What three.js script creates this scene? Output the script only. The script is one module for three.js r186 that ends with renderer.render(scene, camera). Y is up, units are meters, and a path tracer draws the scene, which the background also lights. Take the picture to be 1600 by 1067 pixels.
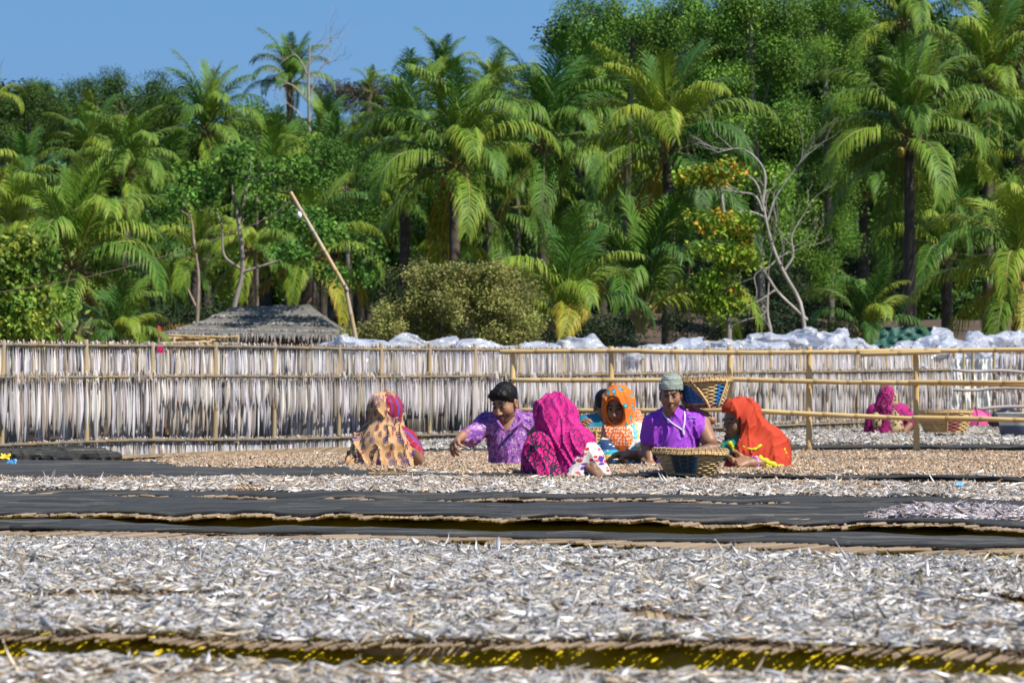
import * as THREE from 'three';
import { mergeGeometries } from 'three/addons/utils/BufferGeometryUtils.js';
import { createNoise3D } from 'simplex-noise';

// ------------------------------------------------------------------ camera, sky, sun, exposure
const F = 4474, HOR = 615, EYE = 1.15, TOP = 0.75;          // focal length and horizon in photograph pixels, eye height, rack height
const EXPO = 1.55;
const scene = new THREE.Scene();
const camera = new THREE.PerspectiveCamera(2 * Math.atan(533.5 / F) * 180 / Math.PI, 1600 / 1067, 0.1, 1200);
camera.filmGauge = 36;
camera.position.set(0, EYE, 0);
camera.lookAt(0, EYE + (HOR - 533.5) / F * 50, -50);
camera.focus = 11.5; camera.userData.fStop = 12;
const renderer = new THREE.WebGLRenderer({ antialias: true });
renderer.setSize(1024, 682);
renderer.toneMapping = THREE.LinearToneMapping;
renderer.toneMappingExposure = EXPO;
renderer.shadowMap.enabled = true;
const SUN = new THREE.Vector3(0.62, 0.92, 0.44).normalize();
{
  const W = 512, Hh = 256, data = new Float32Array(W * Hh * 4);
  const mix = (a, b, t) => a + (b - a) * t;
  for (let r = 0; r < Hh; r++) for (let c = 0; c < W; c++) {
    const up = ((r + 0.5) / Hh - 0.5) * Math.PI, ro = ((c + 0.5) / W - 0.5) * 2 * Math.PI;
    const y = Math.sin(up), cs = Math.cos(ro) * Math.cos(up) * SUN.x + y * SUN.y + Math.sin(ro) * Math.cos(up) * SUN.z;
    const o = (r * W + c) * 4;
    let col;
    if (y < 0) col = [0.16, 0.14, 0.11];
    else {
      const t = Math.min(1, Math.pow(y / 0.16, 0.8)), t2 = Math.min(1, Math.max(0, (y - 0.16) / 0.84));
      const a = [0.150, 0.262, 0.415], b = [0.107, 0.237, 0.44], z = [0.05, 0.115, 0.28];
      const glow = Math.pow(Math.max(0, cs), 12) * 0.3;
      col = [0, 1, 2].map(i => mix(mix(a[i], b[i], t), z[i], Math.sqrt(t2)) + glow * [1, .95, .85][i]);
    }
    data[o] = col[0]; data[o + 1] = col[1]; data[o + 2] = col[2]; data[o + 3] = 1;
  }
  const sky = new THREE.DataTexture(data, W, Hh, THREE.RGBAFormat, THREE.FloatType);
  sky.mapping = THREE.EquirectangularReflectionMapping; sky.magFilter = THREE.LinearFilter; sky.needsUpdate = true;
  scene.background = sky; scene.environment = sky;
}
const sun = new THREE.DirectionalLight(new THREE.Color(1, 0.94, 0.84), 4.6);
sun.position.copy(SUN).multiplyScalar(120).add(new THREE.Vector3(0, 0, -45));
sun.target.position.set(0, 0, -45); scene.add(sun, sun.target);
sun.castShadow = true; sun.shadow.mapSize.set(4096, 4096);
Object.assign(sun.shadow.camera, { left: -45, right: 45, top: 60, bottom: -60, near: 1, far: 300 });

// ------------------------------------------------------------------ helpers
function rng(seed) { let a = seed >>> 0; return () => { a = (a + 0x6D2B79F5) | 0; let t = Math.imul(a ^ (a >>> 15), 1 | a); t = (t + Math.imul(t ^ (t >>> 7), 61 | t)) ^ t; return ((t ^ (t >>> 14)) >>> 0) / 4294967296; }; }
const R = rng(20240611);
const noise = createNoise3D(rng(77));
const rr = (a, b, r = R) => a + (b - a) * r();
const pick = (a, r = R) => a[Math.floor(r() * a.length)];
const V = (x, y, z) => new THREE.Vector3(x, y, z);
const lerp = (a, b, t) => a + (b - a) * t, clamp = (x, a, b) => Math.min(b, Math.max(a, x));
const sstep = (a, b, x) => { const t = clamp((x - a) / (b - a), 0, 1); return t * t * (3 - 2 * t); };
const at = (px, py, d) => V((px - 800) / F * d, EYE + (HOR - py) / F * d, -d);   // a point of the photograph at a distance in metres
const srgb = (r, g, b) => new THREE.Color().setRGB(r / 255, g / 255, b / 255, THREE.SRGBColorSpace);
const used = new Map();
function numbered(n) { const k = used.get(n) ?? -1; used.set(n, k + 1); return k < 0 ? n : n + '_' + String(k + 1).padStart(3, '0'); }
function shade(o) { o.traverse(c => { if (c.isMesh) { c.castShadow = c.receiveShadow = true; } }); }
function tag(o, label, category, group, kind) { if (label) o.userData.label = label; if (category) o.userData.category = category; if (group) o.userData.group = group; if (kind) o.userData.kind = kind; return o; }
function thing(name, label, category, pos = [0, 0, 0], group) { const o = new THREE.Group(); o.name = numbered(name); o.position.set(...(pos.isVector3 ? pos.toArray() : pos)); scene.add(o); return tag(o, label, category, group); }
function mesh(name, g, m, parent) { const o = new THREE.Mesh(g, m); o.name = parent === scene || !parent ? numbered(name) : name; (parent ?? scene).add(o); o.castShadow = o.receiveShadow = true; return o; }
const std = (c, rough = 0.8, extra = {}) => new THREE.MeshStandardMaterial({ color: Array.isArray(c) ? new THREE.Color().setRGB(...c) : c, roughness: rough, side: THREE.DoubleSide, ...extra });
const phy = (c, rough = 0.8, extra = {}) => new THREE.MeshPhysicalMaterial({ color: Array.isArray(c) ? new THREE.Color().setRGB(...c) : c, roughness: rough, side: THREE.DoubleSide, ...extra });

class MB {                                                     // collects triangles with vertex colours
  constructor() { this.p = []; this.c = []; this.i = []; this.u = []; }
  v(x, y, z, c, u = 0, w = 0) { this.p.push(x, y, z); this.u.push(u, w); if (c) this.c.push(c[0], c[1], c[2]); return this.p.length / 3 - 1; }
  t(a, b, c) { this.i.push(a, b, c); }
  q(a, b, c, d) { this.i.push(a, b, c, a, c, d); }
  tube(pts, radii, sides = 6, col = null, cap = true) {        // tapered tube; col: colour or (ring, side) => colour
    const n = pts.length, T = V(0, 0, 0), N = V(0, 0, 0), B = V(0, 0, 0); let prev = null; const base = this.p.length / 3;
    const cum = [0]; for (let k = 1; k < n; k++) cum.push(cum[k - 1] + pts[k].distanceTo(pts[k - 1]));
    for (let k = 0; k < n; k++) {
      T.copy(pts[Math.min(n - 1, k + 1)]).sub(pts[Math.max(0, k - 1)]).normalize();
      if (!prev) { N.set(Math.abs(T.y) > 0.9 ? 1 : 0, Math.abs(T.y) > 0.9 ? 0 : 1, 0); N.addScaledVector(T, -N.dot(T)).normalize(); }
      else { N.copy(prev).addScaledVector(T, -prev.dot(T)).normalize(); }
      prev = N.clone(); B.crossVectors(T, N);
      const r = Array.isArray(radii) ? radii[k] : radii;
      for (let s = 0; s < sides; s++) {
        const a = s / sides * Math.PI * 2, x = Math.cos(a) * r, y = Math.sin(a) * r;
        this.v(pts[k].x + N.x * x + B.x * y, pts[k].y + N.y * x + B.y * y, pts[k].z + N.z * x + B.z * y, typeof col === 'function' ? col(k / (n - 1), s) : col, s / sides, cum[k]);
      }
    }
    for (let k = 0; k < n - 1; k++) for (let s = 0; s < sides; s++) { const a = base + k * sides + s, b = base + k * sides + (s + 1) % sides; this.q(a, b, b + sides, a + sides); }
    if (cap) for (const [k, f] of [[0, 1], [n - 1, -1]]) for (let s = 1; s < sides - 1; s++) f > 0 ? this.t(base + k * sides, base + k * sides + s + 1, base + k * sides + s) : this.t(base + k * sides, base + k * sides + s, base + k * sides + s + 1);
    return this;
  }
  box(cx, cy, cz, sx, sy, sz, col, rot) {
    const g = new THREE.BoxGeometry(sx, sy, sz); if (rot) g.applyMatrix4(new THREE.Matrix4().makeRotationFromEuler(new THREE.Euler(...rot)));
    g.translate(cx, cy, cz); const b = this.p.length / 3, a = g.attributes.position, n = g.index.array;
    for (let k = 0; k < a.count; k++) this.v(a.getX(k), a.getY(k), a.getZ(k), col);
    for (let k = 0; k < n.length; k++) this.i.push(b + n[k]); return this;
  }
  geo(flat = false) {
    let g = new THREE.BufferGeometry();
    g.setAttribute('position', new THREE.Float32BufferAttribute(this.p, 3)); g.setAttribute('uv', new THREE.Float32BufferAttribute(this.u, 2));
    if (this.c.length === this.p.length) g.setAttribute('color', new THREE.Float32BufferAttribute(this.c, 3));
    g.setIndex(this.i); if (flat) g = g.toNonIndexed(); g.computeVertexNormals(); return g;
  }
}
const curve = (pts, n) => new THREE.CatmullRomCurve3(pts, false, 'centripetal').getPoints(n);

// surface nets: a closed field f(x,y,z) < 0 inside becomes a smooth mesh
function netMesh(f, lo, hi, cell, margin = 1.5) {
  const nx = Math.ceil((hi[0] - lo[0]) / cell) + 1, ny = Math.ceil((hi[1] - lo[1]) / cell) + 1, nz = Math.ceil((hi[2] - lo[2]) / cell) + 1, BL = 6;
  const D = new Float32Array(nx * ny * nz), id = (x, y, z) => (z * ny + y) * nx + x;
  const rad = BL * cell * 0.88 * margin;
  for (let bz = 0; bz < nz; bz += BL) for (let by = 0; by < ny; by += BL) for (let bx = 0; bx < nx; bx += BL) {
    const c = f(lo[0] + (bx + BL / 2) * cell, lo[1] + (by + BL / 2) * cell, lo[2] + (bz + BL / 2) * cell), far = Math.abs(c) > rad;
    for (let z = bz; z < Math.min(nz, bz + BL); z++) for (let y = by; y < Math.min(ny, by + BL); y++) for (let x = bx; x < Math.min(nx, bx + BL); x++)
      D[id(x, y, z)] = far ? c : f(lo[0] + x * cell, lo[1] + y * cell, lo[2] + z * cell);
  }
  const vid = new Int32Array(nx * ny * nz).fill(-1), P = [], I = [];
  const E = [[0, 1], [0, 2], [0, 4], [1, 3], [1, 5], [2, 3], [2, 6], [3, 7], [4, 5], [4, 6], [5, 7], [6, 7]], val = new Float32Array(8);
  for (let z = 0; z < nz - 1; z++) for (let y = 0; y < ny - 1; y++) for (let x = 0; x < nx - 1; x++) {
    let m = 0; for (let k = 0; k < 8; k++) { val[k] = D[id(x + (k & 1), y + ((k >> 1) & 1), z + (k >> 2))]; if (val[k] < 0) m |= 1 << k; }
    if (m === 0 || m === 255) continue;
    let sx = 0, sy = 0, sz = 0, n = 0;
    for (const [a, b] of E) if ((val[a] < 0) !== (val[b] < 0)) { const t = val[a] / (val[a] - val[b]); sx += lerp(a & 1, b & 1, t); sy += lerp((a >> 1) & 1, (b >> 1) & 1, t); sz += lerp(a >> 2, b >> 2, t); n++; }
    vid[id(x, y, z)] = P.length / 3; P.push(lo[0] + (x + sx / n) * cell, lo[1] + (y + sy / n) * cell, lo[2] + (z + sz / n) * cell);
  }
  for (let z = 1; z < nz - 1; z++) for (let y = 1; y < ny - 1; y++) for (let x = 1; x < nx - 1; x++) {
    const a = D[id(x, y, z)] < 0;
    const quad = (p, q, r, s, flip) => { if (p < 0 || q < 0 || r < 0 || s < 0) return; flip ? I.push(p, r, q, p, s, r) : I.push(p, q, r, p, r, s); };
    if (a !== D[id(x + 1, y, z)] < 0) quad(vid[id(x, y - 1, z - 1)], vid[id(x, y, z - 1)], vid[id(x, y, z)], vid[id(x, y - 1, z)], !a);
    if (a !== D[id(x, y + 1, z)] < 0) quad(vid[id(x - 1, y, z - 1)], vid[id(x - 1, y, z)], vid[id(x, y, z)], vid[id(x, y, z - 1)], !a);
    if (a !== D[id(x, y, z + 1)] < 0) quad(vid[id(x - 1, y - 1, z)], vid[id(x, y - 1, z)], vid[id(x, y, z)], vid[id(x - 1, y, z)], !a);
  }
  const g = new THREE.BufferGeometry(); g.setAttribute('position', new THREE.Float32BufferAttribute(P, 3)); g.setIndex(I);
  const N = new Float32Array(P.length), e = cell * 0.6;
  for (let k = 0; k < P.length; k += 3) {
    const x = P[k], y = P[k + 1], z = P[k + 2], a = f(x + e, y, z) - f(x - e, y, z), b = f(x, y + e, z) - f(x, y - e, z), c = f(x, y, z + e) - f(x, y, z - e), l = Math.hypot(a, b, c) || 1;
    N[k] = a / l; N[k + 1] = b / l; N[k + 2] = c / l;
  }
  g.setAttribute('normal', new THREE.BufferAttribute(N, 3)); return g;
}
const cap = (a, ra, b, rb) => { const dx = b.x - a.x, dy = b.y - a.y, dz = b.z - a.z, L = dx * dx + dy * dy + dz * dz || 1e-9; return (x, y, z) => { const h = clamp(((x - a.x) * dx + (y - a.y) * dy + (z - a.z) * dz) / L, 0, 1); return Math.hypot(x - a.x - dx * h, y - a.y - dy * h, z - a.z - dz * h) - ra - (rb - ra) * h; }; };
const ell = (c, rx, ry, rz, q) => { const iq = q ? q.clone().invert() : null, t = V(0, 0, 0); return (x, y, z) => { x -= c.x; y -= c.y; z -= c.z; if (iq) { t.set(x, y, z).applyQuaternion(iq); x = t.x; y = t.y; z = t.z; } const k0 = Math.hypot(x / rx, y / ry, z / rz), k1 = Math.hypot(x / rx / rx, y / ry / ry, z / rz / rz); return k1 < 1e-9 ? -Math.min(rx, ry, rz) : k0 * (k0 - 1) / k1; }; };
const smin = (a, b, k) => { const h = Math.max(k - Math.abs(a - b), 0) / k; return Math.min(a, b) - h * h * k * 0.25; };
const U = (k, ...fs) => (x, y, z) => { let d = fs[0](x, y, z); for (let i = 1; i < fs.length; i++) d = smin(d, fs[i](x, y, z), k); return d; };
const cut = (k, a, b) => (x, y, z) => -smin(-a(x, y, z), b(x, y, z), k);
const fold = (f, g) => (x, y, z) => { const d = f(x, y, z); return d > 0.12 || d < -0.12 ? d : d + g(x, y, z); };
function paint(g, fn) { const p = g.attributes.position, c = new Float32Array(p.count * 3); for (let k = 0; k < p.count; k++) { const q = fn(p.getX(k), p.getY(k), p.getZ(k)); c.set(q, k * 3); } g.setAttribute('color', new THREE.BufferAttribute(c, 3)); return g; }
function cylUV(g, cx, cz, rad, lean = 0, y0 = 0) {              // uv in metres round an upright axis, seam at the back
  const p = g.attributes.position, n = g.attributes.normal, I = g.index.array, uv = [], pos = [...p.array], nor = [...n.array], idx = [...I];
  for (let k = 0; k < p.count; k++) uv.push(Math.atan2(p.getX(k) - cx - lean * (p.getY(k) - y0), p.getZ(k) - cz) * rad, p.getY(k));
  for (let k = 0; k < idx.length; k += 3) {
    const u = [0, 1, 2].map(j => uv[idx[k + j] * 2]); if (Math.max(...u) - Math.min(...u) < Math.PI * rad) continue;
    for (let j = 0; j < 3; j++) if (u[j] < 0) { const a = idx[k + j]; pos.push(pos[a * 3], pos[a * 3 + 1], pos[a * 3 + 2]); nor.push(nor[a * 3], nor[a * 3 + 1], nor[a * 3 + 2]); uv.push(u[j] + 2 * Math.PI * rad, uv[a * 2 + 1]); idx[k + j] = pos.length / 3 - 1; }
  }
  const o = new THREE.BufferGeometry(); o.setAttribute('position', new THREE.Float32BufferAttribute(pos, 3)); o.setAttribute('normal', new THREE.Float32BufferAttribute(nor, 3)); o.setAttribute('uv', new THREE.Float32BufferAttribute(uv, 2)); o.setIndex(idx); return o;
}
function canvasTex(w, h, draw, metres = 1) { const c = document.createElement('canvas'); c.width = w; c.height = h; draw(c.getContext('2d'), w, h); const t = new THREE.CanvasTexture(c); t.colorSpace = THREE.SRGBColorSpace; t.wrapS = t.wrapT = THREE.RepeatWrapping; t.repeat.set(1 / metres, 1 / metres * w / h); return t; }
const folds = (amp, fr, sd, vy = 1) => (x, y, z) => { const w = noise(x * 3, y * 2.5, z * 3 + sd) * .06, c = 1 - Math.abs(noise((x + w + .25 * y) * 8, y * 2.2 * vy, (z + w) * 8 + sd)), c2 = 1 - Math.abs(noise((x - .5 * y) * 13, (y + x) * 4 * vy, z * 13 + sd * 2)); return amp * (Math.sin(Math.atan2(x, z + .02) * fr + noise(x * 4, y * 3 * vy, sd) * 2.4) * .4 - Math.pow(c, 5) * 1.0 - Math.pow(c2, 5) * .55 + .35); };

// ------------------------------------------------------------------ ground
const groundY = (x, z) => sstep(56, 84, -z) * 3.3 + (z < -44 ? (noise(x * .12, z * .12, 3) * .25 + noise(x * .5, z * .5, 5) * .06) * sstep(44, 60, -z) : 0) + sstep(90, 400, -z) * 6 + noise(x * .8, z * .8, 9) * 0.015;
{
  const xs = [], zs = [];
  for (let x = -600; x < -60; x += 40) xs.push(x); for (let x = -60; x <= 60; x += 1) xs.push(x); for (let x = 100; x <= 600; x += 40) xs.push(x);
  for (let z = 60; z > 0; z -= 10) zs.push(z); for (let z = 0; z >= -110; z -= 1) zs.push(z); for (let z = -150; z >= -900; z -= 50) zs.push(z);
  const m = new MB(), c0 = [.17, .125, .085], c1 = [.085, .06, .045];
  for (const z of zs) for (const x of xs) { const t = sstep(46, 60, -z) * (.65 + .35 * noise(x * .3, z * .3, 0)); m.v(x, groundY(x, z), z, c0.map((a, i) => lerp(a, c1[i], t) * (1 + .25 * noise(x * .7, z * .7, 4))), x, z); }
  for (let j = 0; j < zs.length - 1; j++) for (let i = 0; i < xs.length - 1; i++) { const a = j * xs.length + i; m.q(a, a + 1, a + xs.length + 1, a + xs.length); }
  const soil = canvasTex(512, 512, (g, w, h) => { g.fillStyle = '#d8d0c8'; g.fillRect(0, 0, w, h); const r = rng(5); for (let k = 0; k < 9000; k++) { const t = 120 + r() * 135; g.fillStyle = `rgba(${t},${t * .95},${t * .9},.6)`; g.fillRect(r() * w, r() * h, 1 + r() * 5, 1 + r() * 2); } }, 2.2);
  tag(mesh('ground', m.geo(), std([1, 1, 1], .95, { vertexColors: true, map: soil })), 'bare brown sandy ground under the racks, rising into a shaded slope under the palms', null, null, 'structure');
}

// ------------------------------------------------------------------ racks with mats, nets and fish
const holes = [];                                              // where people kneel between and in the racks
const inHole = (x, z) => { for (const h of holes) { const a = (x - h.x) / h.rx, b = (z - h.z) / h.rz; if (a * a + b * b < 1) return true; } return false; };
const dOf = y => 1800 / (y - HOR);
function quad3(y, u) { const a = y[0], b = y[1], c = y[2], t = clamp(u, -.2, 1.2); return a * (1 - t) * (1 - 2 * t) + b * 4 * t * (1 - t) + c * t * (2 * t - 1); }
function edge(y, u) { const d = dOf(quad3(y, u)); return V((u - .5) * 1600 / F * d, TOP, -d); }
const rackH = (x, z, s) => { const q = z < -12 ? .5 : 1; return TOP - .004 + (noise(x * .9, z * 1.1, s) * .007 + noise(x * 3.1, z * 3.3, s + 7) * .004) * q; };
const bambooCol = (h, r = R) => { const b = r(); return [.42 + b * .12, .29 + b * .09, .115 + b * .04].map(v => v * h); };
function bamboo(m, a, b, r, bend = 0, sides = 8, tone = 1) {    // a culm with nodes
  const L = a.distanceTo(b), n = Math.max(2, Math.round(L / .26)), pts = [], rad = [], cols = [], base = bambooCol(tone);
  const side = V(noise(a.x, a.y, 1), noise(b.x, b.y, 2), noise(a.z, b.x, 3)).multiplyScalar(bend * L);
  for (let k = 0; k <= n; k++) for (const [o, f] of k === 0 ? [[0, 1], [.15, 1]] : k === n ? [[-.15, .98], [0, .96]] : [[-.07, .97], [-.03, 1.12], [.03, 1.1], [.08, .98]]) {
    const t = clamp((k + o) / n, 0, 1); pts.push(a.clone().lerp(b, t).addScaledVector(side, Math.sin(t * Math.PI))); rad.push(r * f * (1 - t * .12)); const d = f > 1.05 ? .62 : 1; { const w = clamp(noise(t * 4, L, 8) * .6 + .35, 0, .6) * (tone > 1.1 ? .25 : 1), gr = (base[0] + base[1] + base[2]) / 3; cols.push(base.map(c => lerp(c, gr * .95, w) * d * (1 + .16 * noise(t * 9, L, 1)))); }
  }
  m.tube(pts, rad, sides, (t) => cols[Math.round(t * (pts.length - 1))]);
}
const M = {
  bamboo: std([1, 1, 1], .5, { vertexColors: true }),
  mat: std([1, 1, 1], .85, { vertexColors: true }),
  fish: std([1, 1, 1], .36, { vertexColors: true, metalness: .12 }),
};
// reed mat texture (reeds run away from the viewer) and shade net texture
const matTex = canvasTex(1024, 512, (g, w, h) => { g.fillStyle = '#9a8467'; g.fillRect(0, 0, w, h); const r = rng(8); for (let x = 0; x < w; x += 10) { const t = 110 + r() * 90; g.fillStyle = `rgb(${t},${t * .84},${t * .64})`; g.fillRect(x, 0, 8, h); g.fillStyle = 'rgba(30,20,10,.75)'; g.fillRect(x + 8, 0, 2, h); } for (let k = 0; k < 1500; k++) { g.fillStyle = `rgba(${r() * 90 + 60},${r() * 70 + 50},40,.3)`; g.fillRect(r() * w, r() * h, 3 + r() * 5, 10 + r() * 60); } }, 1.2);
const netTex = canvasTex(1024, 1024, (g, w, h) => {
  g.fillStyle = '#42464a'; g.fillRect(0, 0, w, h); const r = rng(9);
  for (let y = 0; y < h; y += 4) { const t = 48 + r() * 34; g.fillStyle = `rgb(${t},${t + 3},${t + 4})`; g.fillRect(0, y, w, 2); }
  for (let x = 0; x < w; x += 4) { g.fillStyle = `rgba(30,32,34,${r() * .5})`; g.fillRect(x, 0, 2, h); }
  for (let k = 0; k < 420; k++) { const t = r(); g.fillStyle = t < .5 ? `rgba(120,104,84,${r() * .35})` : `rgba(20,22,24,${r() * .5})`; g.fillRect(r() * w, r() * h, 20 + r() * 160, 2 + r() * 5); }
  for (let k = 0; k < 420; k++) { g.fillStyle = r() < .55 ? `rgba(186,174,156,${.06 + r() * .4})` : `rgba(16,18,20,${.2 + r() * .4})`; g.fillRect(r() * w, r() * h, 40 + r() * 500, 3 + r() * 7); }
  for (let k = 0; k < 60; k++) { g.fillStyle = `rgba(190,170,140,${r() * .6})`; g.fillRect(r() * w, r() * h, 3 + r() * 8, 2 + r() * 3); }
}, 1.0);
M.reed = std([1, 1, 1], .8); M.reed.map = matTex;
M.net = std([.52, .50, .46], 1); M.net.map = netTex;

// dried fish: a bent, flattened body with a tail
function fishGeo(bend, twist, fat, seed) {
  const m = new MB(), r = rng(seed), n = 7, S = 6, ph = rr(-.4, .4, r);
  const prof = [.25, .8, 1, .92, .7, .42, .2];
  for (let k = 0; k < n; k++) {
    const t = k / (n - 1), a = bend * (t - .5), y = -Math.cos(a) / (bend || 1e-3) + 1 / (bend || 1e-3), x = bend ? Math.sin(a) / bend : t - .5, w = .5 * fat * prof[k], th = w * .55, tw = twist * t + ph;
    for (let s = 0; s < S; s++) {
      const q = s / S * Math.PI * 2, py = Math.cos(q) * th, pz = Math.sin(q) * w, yy = py * Math.cos(tw) - pz * Math.sin(tw), zz = py * Math.sin(tw) + pz * Math.cos(tw);
      const back = .5 + .5 * Math.sin(q), c = .62 + .38 * back, head = t < .18 ? .72 : 1;
      m.v(x - yy * Math.sin(a), y * .6 + yy * Math.cos(a), zz, [c * head, c * head * .985, c * head * .96]);
    }
  }
  for (let k = 0; k < n - 1; k++) for (let s = 0; s < S; s++) { const a = k * S + s, b = k * S + (s + 1) % S; m.q(a, b, b + S, a + S); }
  const nose = m.v(-.54 + 0 * bend, m.p[1], 0, [.6, .58, .55]); for (let s = 0; s < S; s++) m.t(nose, (s + 1) % S, s);
  const L = (n - 1) * S, tx = m.p[L * 3], ty = m.p[L * 3 + 1]; const c = [.7, .66, .6];
  const a1 = m.v(tx + .16, ty + .04, .09, c), a2 = m.v(tx + .15, ty, -.09, c), a3 = m.v(tx + .08, ty + .01, 0, c); m.t(L + 1, a1, a3); m.t(L + 4, a3, a2); m.t(L, a3, a1); m.t(L + 3, a2, a3);
  return m.geo();
}
const fishKinds = [fishGeo(.5, .5, .19, 1), fishGeo(-.9, .9, .16, 2), fishGeo(1.7, -.6, .165, 3), fishGeo(.1, 1.4, .21, 4), fishGeo(-2.2, .4, .15, 5), fishGeo(.8, -1.2, .13, 6)];
const chipKinds = [0, 1, 2].map(k => { const m = new MB(), r = rng(40 + k), b = [1.2, -1.9, 2.8][k], pts = []; for (let j = 0; j <= 4; j++) { const a = b * (j / 4 - .5); pts.push(V(Math.sin(a) / b, (1 - Math.cos(a)) / b, rr(-.06, .06, r))); } m.tube(pts, [.06, .13, .14, .1, .03], 4, [1, 1, 1]); return m.geo(); });
const silver = [[.74, .74, .77], [.66, .66, .70], [.82, .81, .81], [.52, .53, .56], [.64, .57, .46], [.38, .38, .39], [.73, .72, .76], [.52, .44, .32], [.86, .85, .85], [.27, .26, .25], [.42, .36, .27]];
const tanFish = [[.62, .53, .41], [.52, .42, .29], [.68, .61, .52], [.42, .31, .2], [.62, .58, .54], [.76, .71, .65], [.3, .22, .15]];
const creamFish = [[.78, .73, .67], [.7, .63, .55], [.8, .77, .76], [.6, .5, .4], [.5, .41, .32], [.76, .73, .74], [.4, .32, .24], [.85, .82, .77]];
const brownChip = [[.48, .33, .2], [.4, .26, .15], [.52, .39, .26], [.33, .22, .13], [.54, .44, .32], [.44, .3, .17], [.3, .21, .14], [.56, .47, .38]];
const greyChip = [[.4, .37, .32], [.5, .47, .43], [.33, .29, .24], [.55, .53, .5], [.42, .35, .27]];
const pinkFish = [[.62, .55, .58], [.66, .6, .64], [.55, .45, .45], [.68, .65, .68], [.45, .35, .33], [.6, .55, .62]];
const heaps = {};                                              // material of the fish layers: kind -> list of [matrix, colour]
const put = (kind, mt, col) => (heaps[kind] ??= []).push([mt, col]);
const _q = new THREE.Quaternion(), _e = new THREE.Euler(), _p = V(0, 0, 0), _s = V(0, 0, 0);
const bigFish = [];
function strew(rack, dens, kind, pal, size, mask, r, lift = .012, near = false, stick = .005) {
  const N = Math.round(rack.area * dens);
  for (let k = 0; k < N; k++) {
    const u = rr(-.08, 1.08, r), v = r(); const mk = mask(u, v, r); if (!mk) continue;
    const p = rack.pos(u, v); if (inHole(p.x, p.z)) continue; if (kind === 'fish' && noise(p.x * 1.3, p.z * 1.1, rack.s + 11) + .6 * noise(p.x * 4, p.z * 3, rack.s) < -.75) continue;
    const up = r() < stick ? rr(.4, 1.1, r) : Math.abs(r() + r() - 1) * .36, sz = rr(size[0], size[1], r) * (r() < .1 ? 1.35 : 1);
    _q.setFromEuler(_e.set(rr(-.7, .7, r) + (r() < .4 ? 1.2 : 0), r() * Math.PI * 2, r() < .5 ? up : -up, 'YZX')); _p.set(p.x, rackH(p.x, p.z, rack.s) + rack.dy + r() * lift * (.35 + .5 * Math.max(-.4, noise(p.x * 2.2, p.z * 1.6, rack.s + 3))) + .002 + Math.sin(up) * sz * .3, p.z); _s.setScalar(sz);
    const mt = new THREE.Matrix4().compose(_p, _q, _s), c = pick(pal, r), b = rr(.82, 1.12, r), col = [c[0] * b, c[1] * b, c[2] * b];
    const kk = Math.floor(r() * (kind === 'fish' ? 6 : 3));
    if (near && bigFish.length < 300 && u > .01 && u < .99 && r() < near) { bigFish.push([kk, mt, col]); continue; }
    put(kind + kk, mt, col);
  }
}
const racks = [];
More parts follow.
